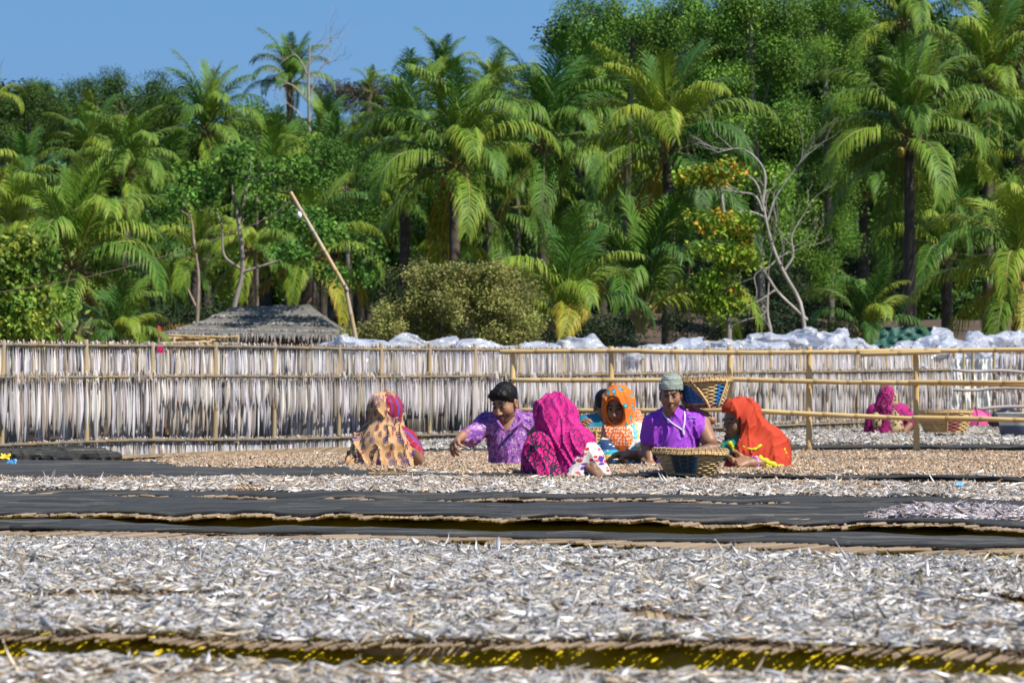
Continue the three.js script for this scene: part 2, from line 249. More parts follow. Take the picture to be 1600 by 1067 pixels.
function rack(o) {
  const { label, front, back, seed, dy = 0 } = o;
  const c = edge(front.map((f, i) => (f + back[i]) / 2), .5), g = thing('drying_rack', label, 'drying rack', [c.x, 0, c.z], 'fish drying racks in rows');
  const wob = (u, k) => noise(u * 5, seed, k) * .05 + noise(u * 17, seed, k + 2) * .02;
  const pos = (u, v) => { const a = edge(front, u), b = edge(back, u), d = Math.abs(a.z - b.z), w = Math.min(1, d * .8); a.z += wob(u, 1) * w * .7; b.z += wob(u, 5) * w * .7; return a.lerp(b, v); };
  const a0 = edge(front, .5), b0 = edge(back, .5), w = .358 * (-a0.z - b0.z) / 2 * 1.16, area = w * Math.abs(a0.z - b0.z);
  const rk = { pos, s: seed, dy, area, g }; racks.push(rk);
  const sg = o.sag ?? 1, sag = (u) => (-Math.abs(noise(u * 7, seed * 3.1, 4)) * .016 - Math.max(0, noise(u * 23, seed * 1.7, 6)) * .008) * sg;
  const sheet = (u0, u1, v0, v1, lift, hem, col, uvs, droop = 1) => {   // cloth or mat over a region of the rack, hem = length hanging at the front
    const nu = Math.ceil((u1 - u0) * 170), nv = Math.max(3, Math.min(14, Math.ceil((v1 - v0) * 12))), m = new MB(), rows = [];
    if (hem) for (const [k, t] of [[0, 1], [1, .55], [2, .15]]) rows.push([v0, -hem * t, [0.1, .5, .5][k] * 0]);
    for (let j = 0; j <= nv; j++) rows.push([lerp(v0, v1, j / nv), 0, 0]);
    rows.forEach(([v, drop], j) => { for (let i = 0; i <= nu; i++) {
      const u = lerp(u0, u1, i / nu), p = pos(u, v), e = Math.exp(-v * 7) * droop, ruff = noise(u * 9, v * 4, seed + 3) * .5 + noise(u * 31, v * 9, seed + 5) * .25;
      const out = hem ? (drop < -hem * .9 ? .0 : drop < 0 ? .012 : 0) : 0;
      m.v(p.x - c.x, rackH(p.x, p.z, seed) + dy + lift + sag(u) * e + drop + ruff * (lift > .002 ? .006 : .002), p.z - c.z + out, col, p.x * .7, (p.z * (uvs ?? 1) - drop) * 1.0);
    } });
    for (let j = 0; j < rows.length - 1; j++) for (let i = 0; i < nu; i++) { const q = j * (nu + 1) + i, px = m.p[q * 3] + c.x, pz = m.p[q * 3 + 2] + c.z; if (inHole(px, pz)) continue; m.q(q, q + 1, q + nu + 2, q + nu + 1); }
    return m.geo();
  };
  rk.sheet = sheet;
  if (o.mat !== false) mesh('reed_mat', sheet(-.16, 1.16, o.bare ?? 0, 1, -.004, 0, null, 1), M.reed, g);
  if (o.reeds) {                                               // loose reeds whose ends show at the front edge
    const r = rng(seed * 31 + 5), m = new MB(), step = o.reeds.step, a = edge(front, -.1), b = edge(front, 1.1), n = Math.round(a.distanceTo(b) / step);
    for (let k = 0; k < n; k++) {
      if (r() < o.reeds.gap) continue;
      const u = lerp(-.1, 1.1, (k + rr(-.3, .3, r)) / n), p = pos(u, 0), q = pos(u + o.reeds.slant * (1 + rr(-.12, .12, r)), o.reeds.v), y = rackH(p.x, p.z, seed) + dy + sag(u) - .005 + rr(-.003, .003, r), t = rr(.55, 1.2, r), cc = [.235 * t, .175 * t, .12 * t];
      m.tube([V(p.x - c.x, y, p.z - c.z + (a.z < -6 ? rr(-.09, .05, r) : rr(-.04, .03, r))), V(q.x - c.x, rackH(q.x, q.z, seed) + dy - .005, q.z - c.z)], rr(.35, .48, r) * step, 5, cc);
    }
    tag(mesh('reed', m.geo(), M.mat, g), null, null, null, 'stuff');
  }
  for (const n of o.nets ?? []) mesh('shade_net', sheet(n.u[0], n.u[1], n.v[0], n.v[1], n.lift ?? .008, n.hem ?? .03, null, .16), M.net, g);
  // bamboo frame: long poles, cross poles and legs
  const rail = (v, drop) => { const m = new MB(); for (let k = 0; k < 4; k++) { const a = pos(-.14 + k * .32, v), b = pos(-.14 + (k + 1) * .32 + .02, v); if (inHole(a.x, a.z) || inHole(b.x, b.z)) continue; bamboo(m, V(a.x - c.x, TOP + dy - drop, a.z - c.z - .03), V(b.x - c.x, TOP + dy - drop - .003, b.z - c.z - .03), .016, .003, 6, .9); } if (m.i.length) mesh('pole', m.geo(), M.bamboo, g); };
  rail(o.front2 ?? .3, .045); rail(.95, .04);
  for (let k = 0; k < (o.legs ?? 7); k++) for (const v of [.07, .93]) {
    const u = -.1 + (k + .5) / (o.legs ?? 7) * 1.2 + noise(k, seed, v) * .03, p = pos(u, v); if (inHole(p.x, p.z)) continue;
    const m = new MB(); bamboo(m, V(p.x - c.x, groundY(p.x, p.z) - .02, p.z - c.z - .03), V(p.x - c.x, TOP + dy - .055, p.z - c.z - .03), .022, .004, 7, .8); mesh('leg', m.geo(), M.bamboo, g);
  }
  return rk;
}

// where the people kneel (photograph x, distance, half sizes of the gap in the racks)
const spots = { beige: [598, 15.2, .26, .2], man: [797, 16.3, .24, .2], pink: [862, 14.0, .22, .18], teal: [941, 18, .22, .18], orange: [980, 15.9, .22, .18], boy: [1060, 15.4, .22, .18], red: [1178, 14.9, .22, .18], far: [1390, 28.6, .3, .3] };
for (const [px, d, rx, rz] of Object.values(spots)) holes.push({ x: (px - 800) / F * d, z: -d, rx, rz });

rack({ label: 'nearest drying rack, cut by the bottom edge of the picture', front: [1180, 1180, 1190], back: [1022, 1036, 1054], seed: 1, legs: 5, dy: -.010 });
rack({ label: 'second drying rack with a bare reed edge over the yellow tarpaulin', front: [996, 999, 1025], back: [936, 946, 946], seed: 2, sag: .35, bare: .3, legs: 5, reeds: { step: .007, gap: .09, slant: .055, v: .4 } });
rack({ label: 'third drying rack, deep in silver fish and hardly parted from the second', front: [932, 943, 944], back: [867, 885, 904], seed: 3, legs: 5, reeds: { step: .013, gap: .02, slant: .04, v: .08 } });
rack({ label: 'silver fish rack just in front of the black net bands', front: [862, 881, 899], back: [836, 851, 876], seed: 4, dy: -.006, reeds: { step: .011, gap: .02, slant: .04, v: .2 } });
rack({ label: 'narrow rack under the nearest black net band, reed ends showing', front: [829, 838, 857], back: [810, 827, 835], seed: 5, dy: -.008, bare: .3, reeds: { step: .012, gap: .04, slant: .06, v: .5 }, nets: [{ u: [-.15, 1.15], v: [.36, 1], hem: .02 }] });
rack({ label: 'rack under the broad black net with a pinkish fish pile at its right end', front: [802, 806, 824], back: [773, 785, 791], seed: 6, reeds: { step: .014, gap: .03, slant: .05, v: .3 }, nets: [{ u: [-.15, 1.15], v: [.06, 1], hem: .018 }] });
rack({ label: 'rack of large whitish fish behind the broad black net', front: [770, 777, 787], back: [749, 747.5, 759], seed: 7, dy: -.002, reeds: { step: .015, gap: .03, slant: .05, v: .2 }, nets: [{ u: [-.15, 1.15], v: [.03, .17], hem: .025 }] });
rack({ label: 'rack with bare black net at its left end, tan scraps by the pink shawl', front: [750, 746, 751], back: [727, 731, 743], seed: 8, dy: .012, nets: [{ u: [-.15, .36], v: [.02, 1], hem: .03 }, { u: [.36, 1.15], v: [0, .1], hem: .02 }] });
rack({ label: 'rack of tan scraps that the beige-robed woman kneels behind', front: [726, 730, 740], back: [716, 723, 729], seed: 9, dy: -.012, nets: [{ u: [-.15, .13], v: [.02, 1], hem: .03 }, { u: [.13, 1.15], v: [0, .14], hem: .02 }] });
rack({ label: 'rack of tan scraps in front of the man in the printed shirt', front: [715, 722, 727], back: [711, 711, 714], seed: 10, dy: -.03, nets: [{ u: [-.15, 1.15], v: [0, .1], hem: .02 }] });
rack({ label: 'rack of tan scraps along the foot of the bamboo frame', front: [716, 710, 712], back: [711, 699, 699], seed: 11, dy: -.038, nets: [{ u: [.35, 1.15], v: [0, .1], hem: .02 }] });
rack({ label: 'rack of grey fish under the far woman, behind the bamboo frame', front: [716, 697, 695], back: [712, 686, 664], seed: 12, dy: -.015, nets: [{ u: [.35, 1.15], v: [0, .06], hem: .03 }] });
{
  const r = rng(991), [r1, r2, r3, r4, r5, r6, r7, r8, r9, r10, r11, r12] = racks;
  const fb = (v, f) => clamp((v - f) / .06, 0, 1);
  strew(r1, 6800, 'fish', [...tanFish, ...tanFish, ...silver], [.026, .048], (u, v, q) => v > .45, r, .018, .1);
  strew(r2, 12500, 'fish', [...silver, ...silver, ...silver, ...silver, ...tanFish], [.024, .052], (u, v, q) => q() < fb(v, .05 + noise(u * 9, 2, 1) * .04), r, .018, .012);
  strew(r3, 10500, 'fish', [...silver, ...silver, ...silver, ...silver, ...tanFish], [.026, .054], (u, v, q) => q() < fb(v, .02), r, .02, .004);
  strew(r4, 9500, 'fish', silver, [.028, .056], (u, v, q) => q() < fb(v, .05) && v < (u > .55 ? .9 : .97), r, .012);
  strew(r6, 5200, 'fish', pinkFish, [.04, .072], (u, v, q) => u > .875 + .03 * noise(v * 3, 1, 2) && v > .2 + noise(u * 20, 3, 1) * .04 && v < .85, r, .02);
  strew(r7, 5000, 'fish', creamFish, [.036, .078], (u, v, q) => v > .17 + noise(u * 14, 5, 1) * .03 && v < (u < .38 ? .86 : 1) && q() < 1.15 - Math.max(0, v - .45) * (u < .35 ? .6 : 2), r, .026, false, .003);
  strew(r7, 1800, 'chip', brownChip, [.025, .045], (u, v, q) => v > .25 && q() < v * 1.3, r, .02);
  const edgeL = (u, v) => u > .15 + .05 * noise(v * 4, 1, 8) + Math.abs(v - .5) * .1;
  strew(r8, 2600, 'chip', brownChip, [.022, .045], (u, v, q) => edgeL(u, v) && v > (u < .34 ? .55 : u < .44 ? .35 : .1), r, .02);
  strew(r8, 260, 'fish', creamFish, [.04, .08], (u, v, q) => u > .4 && v > .1 && v < .5, r, .02);
  for (const k of [r9, r10, r11]) strew(k, 1900, 'chip', brownChip, [.022, .045], (u, v, q) => edgeL(u, v) && v > .12, r, .02);
  for (const k of [r9, r10, r11]) strew(k, 45, 'fish', silver, [.03, .06], (u, v, q) => edgeL(u, v) && v > .12, r, .025);
  strew(r12, 1500, 'chip', greyChip, [.03, .07], (u, v, q) => u > .4 && v > .05, r, .05);
  strew(r12, 300, 'fish', silver, [.05, .1], (u, v, q) => u > .4 && v > .05, r, .06);
}
// loose fish: the 300 nearest one by one, the rest as one mass
const fishMats = [...silver.slice(0, 8), ...tanFish.slice(0, 5)].map(c => std(c, .45, { vertexColors: true }));
for (const [k, mt, col] of bigFish) {
  const o = new THREE.Mesh(fishKinds[k], fishMats.reduce((b, m) => { const e = x => (x.color.r - col[0]) ** 2 + (x.color.b - col[2]) ** 2; return e(m) < e(b) ? m : b; })); o.name = numbered('dried_fish'); o.applyMatrix4(mt); scene.add(o);
  tag(o, 'small dried fish lying loose on the nearest racks at the bottom of the picture', 'dried fish', 'small dried fish strewn on the nearest racks');
}
{
  const all = thing('fish_layer', 'layer of countless small dried fish and tan scraps strewn over all the racks', null); all.userData.kind = 'stuff';
  for (const [key, list] of Object.entries(heaps)) {
    const fish = key.startsWith('fish'), k = +key.slice(-1), im = new THREE.InstancedMesh(fish ? fishKinds[k] : chipKinds[k], M.fish, list.length), c = new THREE.Color();
    list.forEach(([mt, col], i) => { im.setMatrixAt(i, mt); im.setColorAt(i, c.setRGB(...col)); });
    im.name = fish ? 'dried_fish_heap' : 'dried_scraps'; all.add(im);
  }
}
for (const [k, label] of [[1, 'yellow tarpaulin slung under the second rack, in the gap nearest the camera'], [4, 'yellow tarpaulin slung under the narrow netted rack'], [5, 'yellow tarpaulin slung under the broad black net']]) {   // yellow tarpaulins slung below the mats
  const rk = racks[k], m = new MB(), n = 120, prof = [[-.34, -.4], [-.05, -.24], [.08, -.11], [.15, -.062], [.22, -.034], [.3, -.022], [.5, -.05], [.75, -.07]], q = (prof.length - 1) * 4, c = rk.pos(.5, 0);
  for (let j = 0; j <= q; j++) { const f = Math.min(prof.length - 2, Math.floor(j / 4)), t = j / 4 - f, off = lerp(prof[f][0], prof[f + 1][0], t), y = lerp(prof[f][1], prof[f + 1][1], t); for (let i = 0; i <= n; i++) { const p = rk.pos(lerp(-.14, 1.14, i / n), 0); m.v(p.x - c.x, TOP + y + noise(p.x * 2, off * 3, k) * .012 - .004, p.z - c.z - off + noise(p.x * 1.3, k, 2) * .03, null, p.x, off); } }
  for (let j = 0; j < q; j++) for (let i = 0; i < n; i++) { const a = j * (n + 1) + i; m.q(a, a + 1, a + n + 2, a + n + 1); }
  const o = mesh('tarpaulin', m.geo(), std([.66, .52, .015], .4), scene); o.position.set(c.x, 0, c.z); tag(o, label, 'tarpaulin');
}
// ------------------------------------------------------------------ long fish hung on the fence
const fd = px => 26.62 / (1 - 1.85 * (px - 800) / F);
const fy = px => lerp(537, 548, clamp(px / 1000, -.1, 1));
const ry2 = px => px < 760 ? 588 - .001 * px : lerp(587, 577, clamp((px - 760) / 730, 0, 1)), ry3 = px => px < 150 ? lerp(697, 688, clamp(px / 150, 0, 1)) : px < 430 ? 687 : lerp(686, 656, clamp((px - 430) / 1060, 0, 1));
{
  const o = at(560, 786, 0); const g = thing('fish_fence', 'long bamboo fence hung with rows of dried fish, from the left edge rightwards', 'fence', [at(640, 600, fd(640)).x, 0, -fd(640)]), O = g.position;
  const wp = (px, y, dz = 0) => at(px, y, fd(px) + dz).sub(O);
  for (const px of [4, 133, 237, 335, 428, 530, 595, 671, 742, 812, 880, 938, 1004, 1057, 1108, 1157, 1204, 1250, 1295, 1340, 1385, 1425, 1465, 1492]) {
    const m = new MB(), t = wp(px, fy(px) - rr(4, 10), .012), b = t.clone(); b.x += rr(-.02, .02); b.y = -O.y - .02; bamboo(m, b, t, .023 * rr(.85, 1.1), .004, 9, .85); mesh('post', m.geo(), M.bamboo, g);
  }
  for (const f of [fy, ry2, ry3]) for (let px = -60; px < 1480; px += 258) { const m = new MB(), a = wp(px, f(px) + 1, .012), b = wp(Math.min(1490, px + 262), f(Math.min(1490, px + 262)) + 1, -.004); const fw = f === fy ? 0 : .055; a.z += fw; b.z += fw; bamboo(m, a, b, f === fy ? .0125 : .013, .004, 6, .5); mesh('rail', m.geo(), M.bamboo, g); }
}
function hangGeo(seed) {
  const m = new MB(), r = rng(seed), n = 9, S = 6, prof = [.14, .24, .46, .72, .92, 1, .9, .66, .22], sw = rr(-.05, .05, r), tw0 = rr(-.5, .5, r), tw = rr(-1, 1, r);
  for (let k = 0; k < n; k++) { const t = k / (n - 1), w = prof[k] * rr(.9, 1.1, r), a = tw0 + tw * t, x0 = sw * Math.sin(t * 5), z0 = .02 + sw * .5 * Math.sin(t * 3);
    for (let s = 0; s < S; s++) { const q = s / S * Math.PI * 2, px = Math.cos(q) * .5 * w, pz = Math.sin(q) * .2 * w, c = (.72 + .28 * Math.cos(q * 2 + seed)) * (t > .8 ? .8 : 1) * rr(.9, 1.06, r); m.v(px * Math.cos(a) - pz * Math.sin(a) + x0, -t, px * Math.sin(a) + pz * Math.cos(a) + z0, [c, c * .98, c * .96]); } }
  for (let k = 0; k < n - 1; k++) for (let s = 0; s < S; s++) { const a = k * S + s, b = k * S + (s + 1) % S; m.q(a, b, b + S, a + S); }
  const e = (n - 1) * S; for (let s = 1; s < S - 1; s++) m.t(e, e + s, e + s + 1);
  if (seed % 2) { const c = [.5, .47, .44], p = m.v(.25, -1.07, .02, c), q2 = m.v(-.22, -1.05, .05, c); m.t(e, e + 1, p); m.t(e + 3, e + 4, q2); } else { const c = [.4, .37, .34], p = m.v(.05, -1.1, 0, c); m.t(e + 1, e + 2, p); m.t(e + 4, e + 5, p); }
  m.tube([V(0, -.05, .12), V(0, .008, .25), V(0, .012, -.3), V(.1, -.07, -.75)], [.09, .09, .08, .06], 4, [.62, .58, .52]);   // tail bent over the rail
  return m.geo();
}
const hangKinds = [1, 2, 3, 4, 5, 6, 7, 8].map(hangGeo);
const hangPal = [[.62, .59, .63], [.68, .64, .62], [.55, .53, .59], [.40, .34, .28], [.58, .53, .47], [.26, .24, .23], [.76, .75, .75], [.50, .43, .35], [.42, .43, .47], [.67, .62, .67], [.34, .32, .30]].map(c => c.map(v => Math.min(.86, v * 1.27)));
const hangMats = hangPal.map(c => std(c, .38, { vertexColors: true }));
{
  const r = rng(404), items = [];
  const hang = (p, len, w, d) => items.push([p, len, w, d, Math.floor(r() * 8), Math.floor(r() * 11), rr(-.7, .7, r)]);
  for (const [f, end, dens, x0, x1, dz, wd] of [
    [fy, px => ry2(px) + 14, .034, -60, 1490, .02, .028], [fy, px => ry2(px) + 4, .04, -60, 1490, .06, .03],
    [ry2, px => px < 245 ? 676 : px < 440 ? 641 : px < 800 ? 657 : lerp(640, 617, clamp((px - 800) / 400, 0, 1)), .034, -60, 1490, -.05, .029],
    [ry2, px => px < 245 ? 655 : px < 440 ? 676 : px < 800 ? 640 : lerp(672, 650, clamp((px - 800) / 690, 0, 1)), .04, -60, 1490, .05, .03],
    [ry3, px => 735, .03, -60, 1490, -.012, .03], [ry3, px => 735, .036, -60, 1490, .05, .03], [ry2, px => 705, .09, -60, 1480, .6, .042]]) {
    for (let px = x0; px < x1; ) {
      const d = fd(px), p = at(px, f(px) + 1, d + dz); px += dens * rr(.6, 1.4, r) * 46000 / (d * d);
      if (r() < .03) continue;
      const yb = end(px) + rr(-16, 10, r) + 5 * noise(px * .03, dz * 9, 1), len = Math.max(.12, (yb - f(px)) / F * d * rr(.88, 1.06, r)); p.y += rr(-.004, .012, r); p.z += rr(-.008, .008, r);
      hang(p, len, wd * rr(.55, 1.5, r), d);
    }
  }
  items.sort((a, b) => a[3] - b[3]);
  const mt = (it) => new THREE.Matrix4().compose(it[0], new THREE.Quaternion().setFromEuler(new THREE.Euler(0, it[6], rr(-.03, .03, r))), V(it[2], it[1], it[2]));
  items.slice(0, 2400).forEach((it, i) => { it.big = false; });
  const near = items.filter(it => it[0].x / it[3] > -.182).slice(0, 300); near.forEach(it => { it.big = true; });
  for (const it of near) { const o = new THREE.Mesh(hangKinds[it[4]], hangMats[it[5]]); o.name = numbered('hanging_fish'); o.applyMatrix4(mt(it)); scene.add(o); tag(o, 'long pale dried fish hung from a rail at the left end of the fence', 'dried fish', 'long fish hung at the left end of the fence'); }
  const rest = thing('hanging_fish_rows', 'rows of hundreds of long dried fish hung along the rest of the fence', null); rest.userData.kind = 'stuff';
  for (let k = 0; k < 8; k++) { const l = items.filter(it => !it.big && it[4] === k), im = new THREE.InstancedMesh(hangKinds[k], M.fish, l.length), c = new THREE.Color(); l.forEach((it, i) => { im.setMatrixAt(i, mt(it)); im.setColorAt(i, c.setRGB(...hangPal[it[5]])); }); im.name = 'hanging_fish_row'; rest.add(im); }
}
// ------------------------------------------------------------------ yellow bamboo frame on the right
{
  const D = 21.6, g = thing('bamboo_railing', 'empty yellow bamboo frame of posts and rails standing right of the middle', 'bamboo frame', [at(1200, 600, D).x, 0, -D]), O = g.position;
  const dd = px => lerp(22.2, 21, (px - 800) / 800), w = (px, y, dz = 0) => at(px, y, dd(px) + dz).sub(O);
  for (const [px, top, lean] of [[801, 545, 0], [955, 541, 1], [1141, 541, 0], [1265, 541, -1], [1432, 546, 1], [1618, 543, 0]]) { const m = new MB(), t = w(px, top, .03), b = w(px + lean, 700, .03); b.y = -O.y - .02; bamboo(m, b, t, .025, .002, 10, 1.25); mesh('post', m.geo(), M.bamboo, g); }
  for (const [a, b, dz, rad] of [[[782, 550], [1010, 548], 0, .018], [[1000, 549], [1310, 550], -.03, .018], [[1290, 550], [1612, 546], 0, .019], [[1345, 553.5], [1470, 550], -.06, .017], [[800, 594], [1140, 593], -.02, .018], [[1120, 592], [1432, 599], -.02, .018], [[1350, 597], [1620, 602], -.03, .017], [[1420, 597], [1620, 597.5], -.07, .016], [[812, 641], [1150, 640], -.02, .019], [[1140, 640], [1440, 654], -.02, .019], [[1428, 653], [1640, 658], -.03, .019]]) { const m = new MB(); bamboo(m, w(a[0], a[1], dz), w(b[0], b[1], dz), rad * 1.06, .006, 10, 1.25); mesh('rail', m.geo(), M.bamboo, g); }
  const tie = new MB(); for (const px of [801, 955, 1141, 1265, 1432]) for (const y of [549, 594 + (px > 1300 ? 5 : 0), 641 + (px > 1300 ? 12 : px > 1200 ? 4 : 0)]) { const p = w(px, y, 0); for (let k = -1; k <= 1; k++) { const pts = []; for (let j = 0; j <= 10; j++) { const a = j / 10 * Math.PI * 2; pts.push(V(p.x + Math.cos(a) * .028, p.y + k * .007, p.z - .03 + Math.sin(a) * .04)); } tie.tube(pts, .004, 4, [.12, .1, .08]); } }
  mesh('binding', tie.geo(), M.bamboo, g);
}
{ // grey pole frame at the right edge with its own fish
  const D = 34, g = thing('pole_railing', 'grey weathered pole frame with a few hanging fish at the right edge', 'pole frame', [at(1550, 600, D).x, 0, -D]), O = g.position, w = (px, y, dz = 0) => at(px, y, D + dz).sub(O);
  for (const px of [1507, 1521, 1554, 1594, 1630]) { const m = new MB(), t = w(px, px === 1594 ? 585 : 548), b = t.clone(); b.y = -O.y; bamboo(m, b, t, px === 1507 ? .017 : .021, .004, 8, .9); mesh('post', m.geo(), M.bamboo, g); }
  for (const [a, b] of [[[1490, 578], [1640, 583]], [[1490, 609], [1640, 606]], [[1470, 644], [1640, 632]]]) { const m = new MB(), pts = []; for (let k = 0; k <= 8; k++) pts.push(w(lerp(a[0], b[0], k / 8), lerp(a[1], b[1], k / 8) + Math.sin(k * 1.1) * 1.5, -.06)); m.tube(pts, .021, 7, t => [.34, .31, .30].map(c => c * (1 + .2 * Math.sin(t * 30)))); mesh('rail', m.geo(), M.bamboo, g); }
  const r = rng(11), rest = thing('hanging_fish_rows', 'dried fish hung behind the grey pole frame at the right edge', null); rest.userData.kind = 'stuff';
  const im = new THREE.InstancedMesh(hangKinds[2], M.fish, 150), c = new THREE.Color();
  for (let k = 0; k < 150; k++) { const row = k % 3, px = rr(1558, 1650, r); im.setMatrixAt(k, new THREE.Matrix4().compose(at(px, [549, 582, 608][row], 35.5), new THREE.Quaternion().setFromEuler(new THREE.Euler(0, rr(-1, 1, r), 0)), V(.05, rr(.2, .33, r), .05))); im.setColorAt(k, c.setRGB(...pick(hangPal, r))); }
  im.name = 'hanging_fish_row'; rest.add(im);
}
// ------------------------------------------------------------------ crumpled plastic behind the fence
{
  const pl = phy([.82, .85, .92], .24, { transmission: .68, thickness: 0 });
  const P = [[520, 548, 533, 'small crumpled clear plastic sheet left of the leaning pole'], [548, 665, 517, 'crumpled clear plastic heap at the foot of the leaning pole'], [675, 750, 526, 'low clear plastic heap in front of the olive shrub'], [752, 880, 529, 'long low clear plastic heap right of the olive shrub'], [868, 955, 531, 'clear plastic heap behind the first posts of the bamboo frame'], [972, 1112, 526, 'broad clear plastic heap left of the tall trunks'], [1108, 1215, 524, 'clear plastic heap below the tree with orange leaves'], [1195, 1350, 511, 'tall puffed clear plastic heap below the bare tree'], [1345, 1440, 533, 'flat clear plastic fold in front of the green sheet'], [1395, 1520, 517, 'lumpy clear plastic heap in front of the dark palm trunk'], [1490, 1640, 511, 'high clear plastic heap at the right edge']];
  P.forEach(([a, b, top, label], i) => {
    const A = at(a, 560, fd(a) + 1.1), B = at(b, 560, fd(b) + 1.1), c = A.clone().lerp(B, .5), d = -c.z, g = thing('plastic_sheet', label, 'plastic sheet', [c.x, 0, c.z], 'plastic sheets heaped behind the fence'); g.rotation.y = Math.atan2(A.z - B.z, B.x - A.x);
    const W = A.distanceTo(B) / 2, y0 = at(0, 575, d).y, y1 = at(0, top + 8, d).y, q = rng(900 + i), hh = y1 - y0, n = Math.max(2, Math.round(W / .2)), L = [ell(V(0, y0, 0), W * .98, hh * .62, .4)];
    for (let k = 0; k < n; k++) { const x = lerp(-.8, .8, (k + .5) / n) + rr(-.1, .1, q), rx = rr(.25, .6, q), h = hh * (k === Math.floor(n / 2) ? .96 : rr(.66, .95, q)) * (1 - .25 * x * x); L.push(ell(V(x * W, y0 + h - .09, rr(-.12, .2, q)), rx, .085, rr(.14, .26, q), new THREE.Quaternion().setFromEuler(new THREE.Euler(rr(-.4, .4, q), rr(-1, 1, q), rr(-.5, .5, q))))); }
    const wr = (x, y, z) => .034 * (1 - 2.4 * Math.abs(noise(x * 2.4 + i * 3, y * 4, z * 3))) + .009 * (1 - 2.2 * Math.abs(noise(x * 9 + y * 4, y * 8 + i, z * 8)));
    const cg = netMesh(fold(U(.05, ...L), (x, y, z) => -wr(x, y, z)), [-W - .35, y0 - .02, -.62], [W + .35, y1 + .14, .62], .026); mesh('crumpled_sheet', cg, pl, g);
    const sup = new MB(); sup.box(0, y0 / 2, 0, W * 1.7, y0 - .02, .6, [.2, .17, .14]); mesh('stack', sup.geo(), std([1, 1, 1], .9, { vertexColors: true }), g);
  });
  // hanging white sheets by the pole frame
  [[1488, 1519, 'narrow whitish plastic sheet hanging on the pole frame'], [1523, 1556, 'wider whitish plastic sheet hanging behind the pink umbrella']].forEach(([a, b, label], i) => {
    const d = 34.6, c = at((a + b) / 2, 600, d), m = new MB(), n = 26, q = 30; for (let j = 0; j <= q; j++) for (let k = 0; k <= n; k++) { const x = lerp(a, b, k / n), p = at(x, lerp(561, 662, j / q), d); m.v(p.x - c.x, p.y - c.y, .035 * noise(k * .22, j * .06, i) + .012 * noise(k * .7, j * .25, i + 3), null); }
    for (let j = 0; j < q; j++) for (let k = 0; k < n; k++) { const v = j * (n + 1) + k; m.q(v, v + 1, v + n + 2, v + n + 1); }
    const o = mesh('plastic_curtain', m.geo(), phy([.72, .73, .69], .4), scene); o.position.copy(c); tag(o, label, 'plastic sheet');
  });
}
// ------------------------------------------------------------------ leaning pole with its rope
{
  const D = 30, b0 = at(604, 786, D), g = thing('leaning_pole', 'tall bent bamboo pole leaning left above the fence beside the hut', 'pole', [b0.x, 0, b0.z]), w = (x, y, dz = 0) => at(x, y, D + dz).sub(g.position);
  const m = new MB(); bamboo(m, w(606, 790), w(557, 537), .027, .002, 9, .95); bamboo(m, w(557, 537), w(539, 448), .025, .003, 9, .98); mesh('lower_culm', m.geo(), M.bamboo, g);
  const m2 = new MB(); bamboo(m2, w(542, 454, -.03), w(453, 300, -.03), .023, .008, 9, 1.0); mesh('upper_culm', m2.geo(), M.bamboo, g);
  const m3 = new MB(); m3.tube(curve([w(455, 303, -.04), w(459, 318, -.03), w(467, 333, -.05)], 8), .005, 4, [.4, .35, .3]); m3.tube(curve([w(541, 444, -.06), w(538, 449, -.06), w(542, 453, -.06)], 6), .012, 5, [.2, .16, .12]); mesh('cord', m3.geo(), M.bamboo, g);
  const l = mesh('knotted_rag', new THREE.SphereGeometry(.03, 10, 8), std([.7, .7, .72], .6), g); l.position.copy(w(467, 336, -.05)); l.scale.set(.9, 1.3, .9);
  const rope = new MB(); rope.tube(curve([at(455, 311, D), at(420, 338, 29.5), at(340, 372, 28.8), at(230, 408, 28), at(110, 438, 27.2), at(-40, 462, 26)], 40), .004, 5, [.10, .06, .055]); tag(mesh('rope', rope.geo(), M.bamboo, scene), 'thin dark reddish rope running from the leaning pole to the left edge', 'rope');
}
